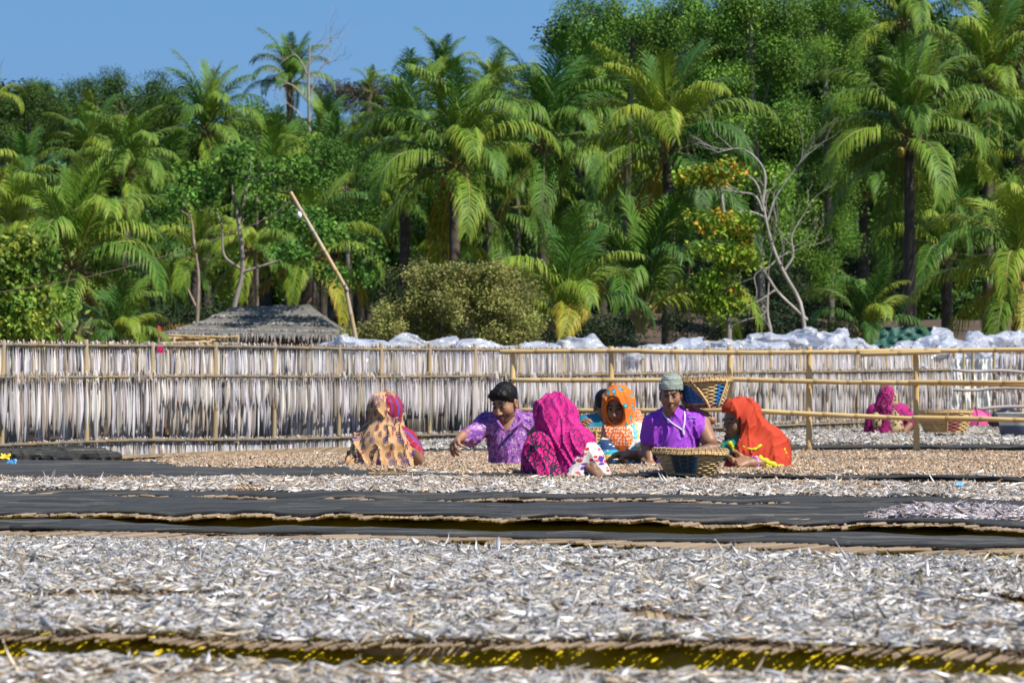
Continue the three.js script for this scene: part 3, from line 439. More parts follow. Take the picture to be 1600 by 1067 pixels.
// ------------------------------------------------------------------ hut
{
  const D = 56, c = at(400, 530, D), g = thing('thatched_hut', 'low hut with a broad grey thatched roof behind the fence', 'hut', [c.x, groundY(c.x, -D), -D]), O = g.position, w = (x, y, dz = 0) => at(x, y, D + dz).sub(O);
  const eL = w(252, 521, -1.6), eR = w(547, 527, -1.6), rL = w(365, 479), rR = w(484, 476); const z1 = 1.9, z0 = -1.9, ey = (eL.y + eR.y) / 2;
  const c0 = [V(eL.x, eL.y, z1), V(eR.x, eR.y - .0, z1), V(eR.x + .1, eR.y, z0), V(eL.x, eL.y, z0)], th = canvasTex(512, 512, (q, W, H) => { q.fillStyle = '#8f8b86'; q.fillRect(0, 0, W, H); const r = rng(3); for (let k = 0; k < 6000; k++) { const t = 90 + r() * 110; q.fillStyle = `rgba(${t},${t * .97},${t * .93},.5)`; q.fillRect(r() * W, r() * H, 1 + r() * 2, 6 + r() * 40); } }, 1.4);
  const m = new MB(), face = (a, b, t0, t1) => { const n = 40, q = 14, base = m.p.length / 3; for (let j = 0; j <= q; j++) for (let i = 0; i <= n; i++) { const p = a.clone().lerp(b, i / n).lerp(t0.clone().lerp(t1, i / n), j / q); const e = noise(p.x * 1.7, p.y * 5, p.z * 1.7) * .015 + noise(p.x * 9, p.y * 9, p.z * 9) * .012 - Math.sin(j / q * Math.PI) * .05; m.v(p.x, p.y + e + (j === 0 ? rr(-.07, .03) : 0), p.z, [.5, .5, .48].map(v => v * (.85 + .25 * noise(p.x * 2, p.z * 2, p.y))), i / n * a.distanceTo(b), j / q * 2); } for (let j = 0; j < q; j++) for (let i = 0; i < n; i++) { const v = base + j * (n + 1) + i; m.q(v, v + 1, v + n + 2, v + n + 1); } };
  face(c0[0], c0[1], rL, rR); face(c0[1], c0[2], rR, rR); face(c0[2], c0[3], rR, rL); face(c0[3], c0[0], rL, rL);
  const roof = mesh('roof', m.geo(), std([1, 1, 1], .95, { vertexColors: true, map: th }), g);
  const fr = new MB(), r = rng(31); for (const [a, b] of [[c0[0], c0[1]], [c0[1], c0[2]], [c0[3], c0[0]]]) for (let k = 0; k < 260; k++) { const p = a.clone().lerp(b, r()), q = p.clone().add(V(rr(-.03, .03, r), -rr(.04, .16, r), rr(-.02, .05, r))); fr.tube([p.add(V(0, .03, 0)), q], [.018, .004], 3, [.3, .28, .26].map((v, i, A) => v * (i ? A.t : (A.t = rr(.6, 1.3, r))))); } for (const f of [.22, .45, .7]) { const a = c0[0].clone().lerp(rL, f), b = c0[1].clone().lerp(rR, f); for (let k = 0; k < 150; k++) { const p = a.clone().lerp(b, r()), q = p.clone().add(V(rr(-.03, .03, r), -rr(.03, .09, r), rr(.06, .16, r))), t = rr(.75, 1.25, r); p.y += .0; fr.tube([p.add(V(0, -.02, -.02)), q], [.02, .005], 3, [.23 * t, .225 * t, .215 * t]); } } mesh('thatch_fringe', fr.geo(), M.mat, roof).userData.kind = 'stuff';
  const wall = new MB(), wy = eL.y - .1; wall.box((eL.x + eR.x) / 2 + .1, wy / 2, -.4, (eR.x - eL.x) * .84, wy, 1.9, [.16, .12, .09]); mesh('wall', wall.geo(), M.mat, g);
  const pan = new MB(), px = w(507, 530).x; for (let k = 0; k < 7; k++) pan.box(px - .3 + k * .1, wy / 2, .6 + (k % 2) * .012, .094, wy - .06, .02, [.2, .27, .33]); mesh('blue_panel', pan.geo(), M.mat, g);
  for (const x of [272, 340, 478, 536]) { const b = new MB(), p = w(x, 530, -1.5); bamboo(b, V(p.x, -.05, 1.5), V(p.x, ey + .05, 1.5), .04, .003, 8, 1); mesh('post', b.geo(), M.bamboo, g); }
  // low bamboo trellis in front of the hut
  const t = thing('bamboo_trellis', 'low trellis of thin bamboo poles in front of the hut', 'trellis', [at(310, 540, 50).x, 0, -50]), v = (x, y, dz = 0) => at(x, y, 50 + dz).sub(t.position);
  for (const x of [271, 322, 366, 371]) { const b = new MB(), p = v(x, 526); bamboo(b, V(p.x, 0, p.z), p, .03, .003, 7, 1.1); mesh('post', b.geo(), M.bamboo, t); }
  for (const [a, b] of [[[255, 531], [372, 526]], [[255, 528], [330, 529]], [[285, 538], [340, 530]], [[290, 540], [372, 536]], [[250, 536], [330, 534]], [[262, 524], [352, 527]]]) { const q = new MB(); bamboo(q, v(...a, rr(-.15, .15)), v(...b, rr(-.15, .15)), .022, .004, 7, 1.15); mesh('pole', q.geo(), M.bamboo, t); }
  const rag = mesh('red_rag', netMesh(fold(U(.03, ell(V(0, .02, 0), .05, .06, .03), ell(V(.02, -.05, .01), .035, .07, .02)), folds(.012, 4, 2)), [-.12, -.16, -.1], [.12, .13, .1], .008), std([.45, .02, .03], .85), scene); rag.position.copy(at(247, 517, 49)); rag.scale.set(.8, 1.1, .8); tag(rag, 'small red rag hanging just left of the hut roof', 'rag');
  const rp = new MB(); rp.tube([at(247, 512, 49), V(at(247, 517, 49).x, 0, -49)], .02, 6, [.3, .25, .15]); tag(mesh('garden_stake', rp.geo(), M.bamboo, scene), 'thin stake that carries the red rag left of the hut', 'stake');
  const pk = new MB(), pn = 10; for (let j = 0; j <= 6; j++) for (let i = 0; i <= pn; i++) pk.v((i / pn - .5) * .038, -j / 6 * .05, .012 * Math.sin(i * 1.1 + j), null); for (let j = 0; j < 6; j++) for (let i = 0; i < pn; i++) { const a = j * (pn + 1) + i; pk.q(a, a + 1, a + pn + 2, a + pn + 1); }
  const pr = mesh('pink_rag', pk.geo(), std([.8, .03, .22], .8), scene); pr.position.copy(at(250, 541, fd(250) - .08)); tag(pr, 'bright pink rag tied near the top of the fence', 'rag');
  // dry orange palm thatch leaning beside the hut
  const hg = thing('dry_frond_stack', 'orange-brown stack of dry palm fronds leaning left of the hut roof', 'frond stack', at(300, 525, 60).setY(groundY(at(300, 525, 60).x, -60))); const hr = rng(6);
  const hm = new MB(); for (let k = 0; k < 420; k++) { const x = rr(-.5, .55, hr), top = rr(.9, 1.15, hr) * 1.0 - groundY(0, -60) + 1.25; hm.tube([V(x, 0, rr(.2, .5, hr)), V(x + rr(-.1, .1, hr), top * .6, rr(0, .25, hr)), V(x + rr(-.15, .15, hr), top, rr(-.1, .1, hr))], [.02, .025, .006], 3, pick([[.34, .17, .05], [.26, .13, .05], [.4, .24, .08], [.2, .15, .05]], hr)); } mesh('dry_fronds', hm.geo(), M.mat, hg).userData.kind = 'stuff';
  // green sheet behind the plastic on the right
  const gs = new MB(); for (let j = 0; j <= 10; j++) for (let i = 0; i <= 30; i++) gs.v((i / 30 - .5) * 1.3, j / 10 * .42, .1 * noise(i * .2, j * .3, 2) - j * .03, null); for (let j = 0; j < 10; j++) for (let i = 0; i < 30; i++) { const a = j * 31 + i; gs.q(a, a + 1, a + 32, a + 31); }
  const go = mesh('green_sheet', gs.geo(), std([.008, .07, .055], .6), scene); go.position.copy(at(1412, 543, 58)); tag(go, 'teal green sheet behind the plastic heaps on the right', 'sheet');
}

// ------------------------------------------------------------------ vegetation
const leafMat = (c, t = .35) => phy(c, .55, { vertexColors: true, transmission: t, thickness: 0, specularIntensity: .35 });
function frondGeo(e0, droop, seed, ragged = .0) {               // unit length, grows along +x and bends under its weight
  const m = new MB(), r = rng(seed), n = 16, P = [], A = [], sway = rr(-.16, .16, r); let x = 0, y = 0, z = 0;
  for (let k = 0; k <= n; k++) { const s = k / n, a = e0 - droop * Math.pow(s, 1.7); P.push(V(x, y, z)); A.push(a); x += Math.cos(a) / n; y += Math.sin(a) / n; z += sway * s / n * 1.5; }
  m.tube(P, P.map((_, k) => .0085 * (1.5 - 1.38 * k / n)), 5, t => [.30 - .1 * t, .29 - .06 * t, .085]);
  const per = 70;
  for (const sd of [-1, 1]) for (let k = 0; k < per; k++) {
    if (r() < ragged) continue;
    const s = .14 + .86 * Math.pow(Math.max(0, k + rr(-.3, .3, r)) / per, .95), f = clamp(s, 0, 1) * n, i = Math.min(n - 1, Math.floor(f)), p = P[i].clone().lerp(P[i + 1], f - i), a = lerp(A[i], A[i + 1], f - i);
    const T = V(Math.cos(a), Math.sin(a), 0), Nn = V(-Math.sin(a), Math.cos(a), 0), S = V(0, 0, sd);
    const yf = clamp((e0 - .9) / .6, 0, 1), len = (.08 + .165 * Math.sin(Math.PI * Math.pow(clamp((s - .08) / .98, 0, 1), .75))) * rr(.85, 1.12, r), fwd = (lerp(.5, 1.25, s) + .6 * yf) * rr(.85, 1.15, r), lift = rr(.05, .4, r);
    const d1 = S.clone().addScaledVector(T, fwd).addScaledVector(Nn, lift).normalize(), dr = rr(.7, 1.9, r) * (1 - .5 * clamp(Math.sin(a), 0, 1)) * (1 - .5 * yf);
    const q1 = p.clone().addScaledVector(d1, len * .4), d2 = d1.clone().add(V(0, -dr, 0)).normalize(), q2 = q1.clone().addScaledVector(d2, len * .35), d3 = d2.clone().add(V(0, -dr * 1.1, 0)).normalize(), q3 = q2.clone().addScaledVector(d3, len * .3);
    const w = V(0, 0, 0).crossVectors(d1, Nn).normalize().multiplyScalar(.0056 * (1.1 - .35 * s)), b = rr(.75, 1.2, r), c = [.135 * b, .265 * b, .026 * b], c2 = [.215 * b, .315 * b, .042 * b];
    const v = [m.v(p.x - w.x * .5, p.y - w.y * .5, p.z - w.z * .5, c), m.v(p.x + w.x * .5, p.y + w.y * .5, p.z + w.z * .5, c), m.v(q1.x - w.x, q1.y - w.y, q1.z - w.z, c), m.v(q1.x + w.x, q1.y + w.y, q1.z + w.z, c), m.v(q2.x - w.x * .8, q2.y - w.y * .8, q2.z - w.z * .8, c2), m.v(q2.x + w.x * .8, q2.y + w.y * .8, q2.z + w.z * .8, c2), m.v(q3.x, q3.y, q3.z, c2)];
    m.q(v[0], v[1], v[3], v[2]); m.q(v[2], v[3], v[5], v[4]); m.t(v[4], v[5], v[6]);
  }
  return m.geo();
}
const D2R = Math.PI / 180;
const FR = [[86, 18], [80, 45], [74, 78], [66, 104], [57, 122], [46, 126], [32, 118], [15, 104], [-4, 84], [-26, 58], [-46, 38]].map(([e, d], k) => [0, 1].map(j => frondGeo(e * D2R, (d + j * 14) * D2R, 500 + k * 2 + j, k > 8 ? .12 : .02)));
const frondMats = [leafMat([1.0, 1.0, 1.0]), leafMat([.68, .82, .85]), leafMat([1.28, 1.14, .9]), leafMat([.42, .62, .8]), leafMat([1.55, 1.24, 1.0])];
const dryMat = leafMat([1.9, 1.05, .9], .15);
const barkMat = std([1, 1, 1], .9, { vertexColors: true });
function palm(o) {
  const { px, py, d, len, n = 25, label, tone = 0, tilt = .05, base = 0, lo = 10, hi = 0, dry = 0, trunk = true, nuts = 0, tw = .13, yaw = 0 } = o, r = rng(Math.round(px * 13 + py * 7 + d));
  const c = at(px, py, d), gx = c.x + base, gy = groundY(gx, -d), g = thing('palm_tree', label, 'palm tree', [gx, gy, -d]), O = g.position, L = len * (d > 85 ? 1.05 : 1.3) / F * d;
  if (trunk) { const m = new MB(), a = V(0, -.1, 0), b = c.clone().sub(O), pts = curve([a, V(b.x * .25 + .1 * base, b.y * .4, .1), V(b.x * .75, b.y * .75, .05), b], 40); m.tube(pts, pts.map((_, k) => tw * (1.25 - .45 * k / 40) * (1 + (k % 2) * .07)), 9, (t, s) => { const q = (.8 + .3 * noise(t * 30, s, px)) * (Math.round(t * 40) % 2 ? 1 : .75); return [.095 * q, .075 * q, .058 * q]; }); mesh('trunk', m.geo(), barkMat, g); }
  const cc = c.clone().sub(O);
  for (let k = 0; k < n; k++) {
    const t = (k + rr(-.35, .35, r)) / (n - 1), fi = clamp(Math.round(lerp(hi, lo, Math.pow(clamp(t, 0, 1), 1.15))), 0, 10), mt = k >= n - dry - (len > 100 && r() < .6 ? 1 : 0) ? dryMat : frondMats[clamp((r() < .55 ? tone : tone + (r() < .5 ? 1 : 2)) % 5, 0, 4)];
    const f = mesh('frond', FR[fi][r() < .5 ? 0 : 1], mt, g); f.position.copy(cc).add(V(rr(-.05, .05, r), rr(-.1, .05, r), rr(-.05, .05, r)));
    f.rotation.set(rr(-.06, .06, r), yaw + k * 2.39996 + rr(-.25, .25, r), -tilt + rr(-.05, .05, r), 'ZYX'); f.scale.setScalar(L * rr(.88, 1.12, r) * (fi < 1 ? .8 : 1));
  }
  if (nuts) { const sg = new THREE.SphereGeometry(.11, 10, 8); for (let k = 0; k < nuts; k++) { const q = mesh('coconut', sg, std([.28, .22, .03], .5), g), a = k * 2.4; q.position.copy(cc).add(V(Math.cos(a) * .26, -.22 - .1 * (k % 3), Math.sin(a) * .26)); q.scale.set(1, 1.2, 1); } }
  const sp = new MB(); for (let k = 0; k < 16; k++) { const a = k * 2.4; sp.tube([cc.clone().add(V(Math.cos(a) * .04, -.35, Math.sin(a) * .04)), cc.clone().add(V(Math.cos(a) * .16, -.05, Math.sin(a) * .16)), cc.clone().add(V(Math.cos(a) * .3, .14 - .02 * k, Math.sin(a) * .3))], [.05, .045, .02], 5, [.26 * rr(.6, 1, r), .2, .08]); } mesh('sheath', sp.geo(), barkMat, g);
  return g;
}
const palms = [
  { px: 505, py: 230, d: 88, len: 90, label: 'palm crown behind the flat dark acacia, left of the middle', tone: 1 },
  { px: 452, py: 130, d: 92, len: 92, n: 20, label: 'tall narrow palm against the sky beside the bare grey branches', lo: 8, tone: 1 },
  { px: 575, py: 140, d: 96, len: 42, n: 9, label: 'small far palm tip above the flat acacia', lo: 5, tone: 2 },
  { px: 688, py: 130, d: 94, len: 90, n: 20, label: 'far palm whose one frond curls left against the sky', lo: 7, tone: 1, tilt: .1 },
  { px: 765, py: 150, d: 95, len: 82, n: 20, label: 'far palm with upright light fronds just right of the curled frond', lo: 7, tone: 2, tilt: .12 },
  { px: 322, py: 205, d: 86, len: 125, n: 24, label: 'tall bright palm with a pale upright spear breaking the left skyline', lo: 9, tone: 0 },
  { px: 135, py: 250, d: 84, len: 90, n: 20, label: 'bright palm below the dark canopy trees at upper left', tone: 2 },
  { px: 32, py: 292, d: 80, len: 88, n: 22, label: 'palm at the left edge, halfway up the trees', tone: 3 },
  { px: 195, py: 275, d: 78, len: 100, n: 24, label: 'palm with broad upright fronds left of the skyline spear palm', tone: 0, lo: 8 },
  { px: -12, py: 150, d: 98, len: 70, n: 6, label: 'far palm with one pale frond over the left edge skyline', tone: 4, lo: 7 },
  { px: 68, py: 150, d: 112, len: 32, n: 8, label: 'small dark far palm on the left skyline', tone: 3, lo: 6 },
  { px: 520, py: 300, d: 79, len: 110, n: 20, label: 'palm half hidden behind the leaning pole top', tone: 2 },
  { px: 632, py: 232, d: 76, len: 122, n: 26, label: 'full round palm with orange fruit stalks, left of the central palm pair', nuts: 7, tone: 0 },
  { px: 710, py: 262, d: 70, len: 150, n: 28, label: 'central palm with long arching fronds drooping over the olive shrub', nuts: 5, tone: 0, tilt: .08 },
  { px: 848, py: 228, d: 74, len: 140, n: 26, label: 'tall dark-hearted palm right of the central palm, fronds hanging low', tone: 1, tilt: .08 },
  { px: 1045, py: 240, d: 68, len: 165, n: 28, label: 'large shaded palm in front of the tall leafy trees', tone: 3, tilt: -.04, tw: .15 },
  { px: 1422, py: 215, d: 62, len: 150, n: 28, label: 'large bright palm with a bare dark trunk on the right', tone: 0, nuts: 4, tw: .12, tilt: .02 },
  { px: 1415, py: 35, d: 82, len: 120, n: 24, label: 'palm hanging from the top edge above the large bright palm', tone: 3 },
  { px: 1545, py: 130, d: 78, len: 130, n: 24, label: 'palm with arching fronds in the upper right corner', tone: 2 },
  { px: 1595, py: 60, d: 84, len: 120, n: 20, label: 'dark palm cut by the upper right corner', tone: 3 },
  { px: 1612, py: 250, d: 66, len: 130, n: 24, label: 'palm cut by the right edge, halfway up', tone: 1 },
  { px: 1592, py: 428, d: 52, len: 150, n: 24, label: 'low palm at the right edge with broad yellowish fronds hanging to the plastic', tone: 4, nuts: 3 },
  { px: 112, py: 420, d: 58, len: 165, n: 30, label: 'big full palm standing low behind the left bush', tone: 0, tw: .14, base: .2 },
  { px: 305, py: 405, d: 68, len: 90, n: 18, label: 'small yellowish palm drooping over the hut, left one', tone: 2, lo: 9 },
  { px: 392, py: 390, d: 66, len: 85, n: 18, label: 'small yellowish palm drooping over the hut, right one', tone: 4, lo: 10, hi: 3 },
  { px: 482, py: 400, d: 67, len: 110, n: 20, label: 'palm with a shaggy brown trunk right above the hut roof', tone: 2, tw: .24, dry: 3 },
  { px: 880, py: 505, d: 48, len: 150, n: 16, label: 'young upright palm at the right end of the olive shrub', tone: 1, lo: 6, trunk: false },
  { px: 1002, py: 490, d: 54, len: 175, n: 18, label: 'young palm with a tall pale midrib below the large shaded palm', tone: 1, lo: 6, trunk: false },
  { px: 180, py: 535, d: 47, len: 95, n: 16, label: 'young bluish green palm just behind the fence on the left', tone: 3, lo: 6, trunk: false },
  { px: 112, py: 510, d: 44, len: 62, n: 7, label: 'small drooping yellowish palm sprout behind the fence on the left', tone: 4, lo: 10, hi: 6, trunk: true, tw: .03 },
  { px: 1352, py: 520, d: 56, len: 95, n: 16, label: 'young dark palm behind the plastic between the tall trees and the bright palm', tone: 3, lo: 6, trunk: false },
  { px: 940, py: 330, d: 84, len: 150, n: 22, label: 'dim palm in the shade left of the large shaded palm', tone: 3 },
  { px: 415, py: 300, d: 82, len: 105, n: 22, label: 'palm behind the feathery green tree, right of the skyline spear palm', tone: 1 },
  { px: 560, py: 345, d: 81, len: 120, n: 24, label: 'dim palm behind the upper half of the leaning pole', tone: 1 },
  { px: 780, py: 330, d: 82, len: 130, n: 24, label: 'dim palm filling the gap right of the central palm trunk', tone: 1 },
  { px: 690, py: 385, d: 78, len: 115, n: 22, label: 'low dim palm just above the olive shrub', tone: 3 },
  { px: 1350, py: 300, d: 80, len: 120, n: 22, label: 'dim palm left of the large bright palm, against the columnar tree', tone: 1, lo: 9 },
  { px: 1480, py: 400, d: 72, len: 120, n: 22, label: 'low palm right of the dark bare palm trunk', tone: 1 },
  { px: 20, py: 360, d: 76, len: 105, n: 22, label: 'palm just above the bright green bush at the left edge', tone: 2 },
  { px: 230, py: 440, d: 70, len: 95, n: 20, label: 'low palm between the big full palm and the slender forked tree', tone: 1 },
  { px: 905, py: 160, d: 86, len: 120, n: 22, label: 'palm in front of the tree beside the open sky, right of the dark-hearted palm', tone: 1 },
  { px: 240, py: 360, d: 82, len: 130, n: 22, label: 'dim palm deep between the big low palm and the hut', tone: 1 },
];
palms.forEach(palm);

// leaf clumps for broad crowns
function clumpGeo(leaf, wide, n, rad, seed, drop = 0) { const m = new MB(), r = rng(seed); for (let k = 0; k < n; k++) { const c = V(rr(-1, 1, r), rr(-1, 1, r), rr(-1, 1, r)); if (c.length() > 1) { k--; continue; } c.multiplyScalar(rad); const a = V(rr(-1, 1, r), rr(-1, .7, r) - drop, rr(-1, 1, r)).normalize(), b = V(rr(-1, 1, r), rr(-1, 1, r), rr(-1, 1, r)).cross(a).normalize(), up = V(0, 0, 0).crossVectors(a, b).multiplyScalar(leaf * .12), l = leaf * rr(.7, 1.2, r), w = leaf * wide * .5, t = rr(.75, 1.2, r), cc = [t, t, t]; const p0 = m.v(c.x, c.y, c.z, cc), p1 = m.v(c.x + a.x * l * .5 + b.x * w + up.x, c.y + a.y * l * .5 + b.y * w + up.y, c.z + a.z * l * .5 + b.z * w + up.z, cc), p2 = m.v(c.x + a.x * l, c.y + a.y * l, c.z + a.z * l, cc), p3 = m.v(c.x + a.x * l * .5 - b.x * w + up.x, c.y + a.y * l * .5 - b.y * w + up.y, c.z + a.z * l * .5 - b.z * w + up.z, cc); m.t(p0, p1, p2); m.t(p0, p2, p3); } return m.geo(); }
const clumps = { leafy: clumpGeo(.09, .42, 62, .36, 1, .45), fine: clumpGeo(.085, .26, 62, .34, 2, .5), small: clumpGeo(.05, .55, 46, .17, 3), round: clumpGeo(.11, .6, 26, .26, 4, .2), far: clumpGeo(.3, .45, 22, .6, 5, .2), feather: clumpGeo(.2, .16, 34, .36, 6) };
const whiteLeaf = leafMat([1, 1, 1], .25);
function crown(parent, lobes, kind, dens, pal, name = 'crown', seed = 1, gap = -.25, stuffKind = true) {   // lobes: [x, y, z, rx, ry, rz] in the parent's own axes
  const r = rng(seed), list = [];
  for (const [X, Y, Z, RX, RY, RZ] of lobes) {
    const mr = (RX + RY + RZ) / 3, K = mr < .22 ? 3 : 12, subs = [];
    for (let k = 0; k < K; k++) { const u = rr(-.8, 1, r), a = r() * Math.PI * 2, s = Math.sqrt(1 - u * u), q = rr(.45, .85, r), f = rr(.27, .42, r) * (K < 9 ? 1.8 : 1); subs.push([X + RX * s * Math.cos(a) * q, Y + RY * u * q, Z + RZ * s * Math.sin(a) * q, RX * f, RY * f * .8, RZ * f]); }
    for (const [x, y, z, rx, ry, rz] of subs) {
      const area = 4 * Math.PI * Math.pow((Math.pow(rx * ry, 1.6) + Math.pow(rx * rz, 1.6) + Math.pow(ry * rz, 1.6)) / 3, 1 / 1.6), n = Math.max(2, Math.round(area * dens * .85)), tone = rr(.62, 1.32, r);
      for (let k = 0; k < n; k++) {
        const u = rr(-1, 1, r), a = r() * Math.PI * 2, s = Math.sqrt(1 - u * u), q = Math.pow(r(), .3), p = V(x + rx * s * Math.cos(a) * q, y + ry * u * q, z + rz * s * Math.sin(a) * q);
        if (noise(p.x * 1.1, p.y * 1.1, p.z * 1.1 + seed) + .5 * noise(p.x * 2.7, p.y * 2.7, p.z * 2.7) < gap) continue;
        const c = pick(pal, r), b = rr(.8, 1.2, r) * tone; list.push([new THREE.Matrix4().compose(p, new THREE.Quaternion().setFromEuler(new THREE.Euler(rr(-.5, .5, r), r() * 6.28, rr(-.5, .5, r))), V(1, 1, 1).multiplyScalar(rr(.6, 1.1, r))), [c[0] * b, c[1] * b, c[2] * b]]);
      }
    }
  }
  const im = new THREE.InstancedMesh(clumps[kind], whiteLeaf, list.length), c = new THREE.Color(); list.forEach(([m, col], i) => { im.setMatrixAt(i, m); im.setColorAt(i, c.setRGB(...col)); }); im.name = name; im.userData.kind = 'stuff'; parent.add(im); return im;
}
function limbs(m, a, dir, len, rad, depth, r, col, spread = .6, up = .1, kids = 3) {   // branching tapered limbs, returns tips
  const b = a.clone().addScaledVector(dir, len), mid = a.clone().lerp(b, .5).add(V(rr(-.08, .08, r), rr(-.04, .1, r), rr(-.08, .08, r)).multiplyScalar(len)), n = 5, pts = curve([a, mid, b], n);
  m.tube(pts, pts.map((_, k) => rad * (1 - .42 * k / n)), depth > 2 ? 8 : 5, (t, s) => { const q = .8 + .35 * noise(s * .9, t * 5 + a.y * 3, a.x * 4); return [col[0] * q, col[1] * q, col[2] * q]; }, false);
  if (depth <= 0) return [b]; const tips = [];
  for (let k = 0; k < kids; k++) { const d = dir.clone().add(V(rr(-1, 1, r), rr(-.6, 1, r) * .8 + up, rr(-1, 1, r)).multiplyScalar(spread)).normalize(); tips.push(...limbs(m, pts[k === 0 ? n : Math.max(1, n - k)], d, len * rr(.55, .85, r), rad * .58, depth - 1, r, col, spread, up, kids)); }
  return tips;
}
const pal = {
  tall: [[.15, .31, .035], [.12, .26, .032], [.2, .37, .045], [.075, .18, .03], [.26, .41, .05]],
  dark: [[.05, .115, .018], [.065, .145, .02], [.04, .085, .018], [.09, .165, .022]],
  feather: [[.09, .22, .028], [.135, .28, .035], [.06, .155, .028]],
  olive: [[.31, .32, .09], [.26, .28, .075], [.38, .36, .12], [.19, .23, .06]],
  bush: [[.15, .26, .03], [.2, .31, .04], [.09, .18, .028], [.27, .32, .04]],
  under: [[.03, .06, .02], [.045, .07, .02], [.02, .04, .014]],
  orange: [[.5, .24, .02], [.46, .4, .03], [.2, .34, .03], [.22, .36, .03]],
  green: [[.2, .36, .035], [.26, .4, .04], [.34, .42, .04]],
  brown: [[.085, .065, .045], [.07, .07, .03], [.06, .08, .03], [.1, .07, .05]],
};
function tree(o) {                                             // trunk points in photograph coordinates, lobes as [px, py, radius x, radius y] in photograph pixels
  const { d, trunks, lobes, label, kind, dens, colors, seed, col = [.2, .17, .14], gap = -.25, depth = .9, name = 'tree', cat = 'tree', twigs = 2 } = o;
  const b0 = trunks[0][0], base = at(b0[0], 530, d); base.y = groundY(base.x, -d); const g = thing(name, label, cat, base), r = rng(seed), s = d / F;
  const m = new MB(); for (const t of trunks) { const pts = t.slice(0, -1).map(([x, y, z = 0]) => at(x, y, d + z).sub(base)), rad = t[t.length - 1]; if (t === trunks[0]) pts.unshift(V(0, -.1, 0)); const q = curve(pts, 24); m.tube(q, q.map((_, k) => rad * (1 - .55 * k / 24)), 8, (u, k) => { const w = .75 + .4 * noise(k, u * 14, seed); return [col[0] * w, col[1] * w, col[2] * w]; }); }
  const L = lobes.map(([x, y, rx, ry, z = 0]) => { const p = at(x, y, d + z).sub(base); return [p.x, p.y, p.z, rx * s, ry * s, rx * s * depth]; });
  const hub = trunks[trunks.length - 1]; if (twigs) for (const l of L) { if (l[2] > .8) continue; const b = V(l[0], l[1], l[2]); let a = null, best = 1e9; for (const t of trunks) for (const [x, y, z = 0] of t.slice(1, -1)) { const p = at(x, y, d + z).sub(base), q = p.distanceTo(b) + (p.y > b.y ? 2 : 0); if (q < best) { best = q; a = p; } } m.tube(curve([a, a.clone().lerp(b, .5).add(V(rr(-.1, .1, r), .1, rr(-.1, .1, r))), b], 6), [.016, .015, .014, .012, .01, .008, .006].map(v => v * clamp(a.distanceTo(b), .4, 1.6)), 5, col); }
  mesh('trunk', m.geo(), barkMat, g); crown(g, L, kind, dens, colors, 'crown', seed, gap); return g;
}
// tall leafy trees of the right half
tree({ d: 76, label: 'tall leafy tree reaching the top edge just right of the open sky', kind: 'leafy', dens: 15, colors: pal.tall, seed: 21, gap: -.12, trunks: [[[985, 520], [980, 300], [990, 60], .16]], lobes: [[905, 12, 40, 28], [935, 60, 48, 40], [985, 25, 58, 38], [1000, 105, 56, 46], [945, 120, 38, 30], [1045, 60, 52, 60], [980, 170, 50, 40], [925, 165, 26, 28], [1075, 10, 50, 34]] });
tree({ d: 73, label: 'tall dense tree with a pale trunk behind the bare tree', kind: 'leafy', dens: 15, colors: pal.tall, seed: 22, gap: -.2, col: [.3, .27, .23], trunks: [[[1192, 525], [1188, 380], [1180, 200], [1172, 20], .13]], lobes: [[1120, 20, 60, 50], [1170, 40, 66, 60], [1215, 10, 60, 46], [1130, 110, 60, 60], [1210, 110, 64, 60], [1150, 190, 62, 56], [1225, 200, 60, 60], [1180, 270, 62, 50], [1125, 270, 40, 44], [1230, 300, 54, 50], [1160, 345, 50, 44], [1220, 380, 46, 44]] });
tree({ d: 77, label: 'dense columnar tree between the pale trunk and the large bright palm', kind: 'fine', dens: 21, colors: pal.tall, seed: 23, gap: -.2, trunks: [[[1300, 525], [1295, 300], [1290, 30], .14]], lobes: [[1265, 0, 60, 50], [1315, 20, 48, 56], [1270, 90, 64, 64], [1320, 110, 38, 60], [1280, 180, 60, 60], [1318, 200, 36, 50], [1270, 270, 58, 56], [1310, 290, 40, 46], [1275, 350, 52, 48], [1310, 380, 36, 40], [1290, 430, 40, 40]] });
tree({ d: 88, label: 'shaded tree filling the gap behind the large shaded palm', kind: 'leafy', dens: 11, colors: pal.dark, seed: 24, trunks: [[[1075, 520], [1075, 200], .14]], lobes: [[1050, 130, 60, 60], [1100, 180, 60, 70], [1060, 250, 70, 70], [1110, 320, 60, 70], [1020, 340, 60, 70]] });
tree({ d: 96, label: 'dark tree behind the palms at the upper right corner', kind: 'far', dens: 5, colors: pal.dark, seed: 25, trunks: [[[1480, 520], [1480, 100], .16]], lobes: [[1380, 60, 70, 90], [1460, 130, 80, 90], [1540, 200, 90, 100], [1610, 120, 80, 120], [1400, 250, 80, 90], [1500, 330, 90, 90], [1600, 350, 90, 90], [1420, 390, 70, 70], [1600, 10, 70, 50]] });
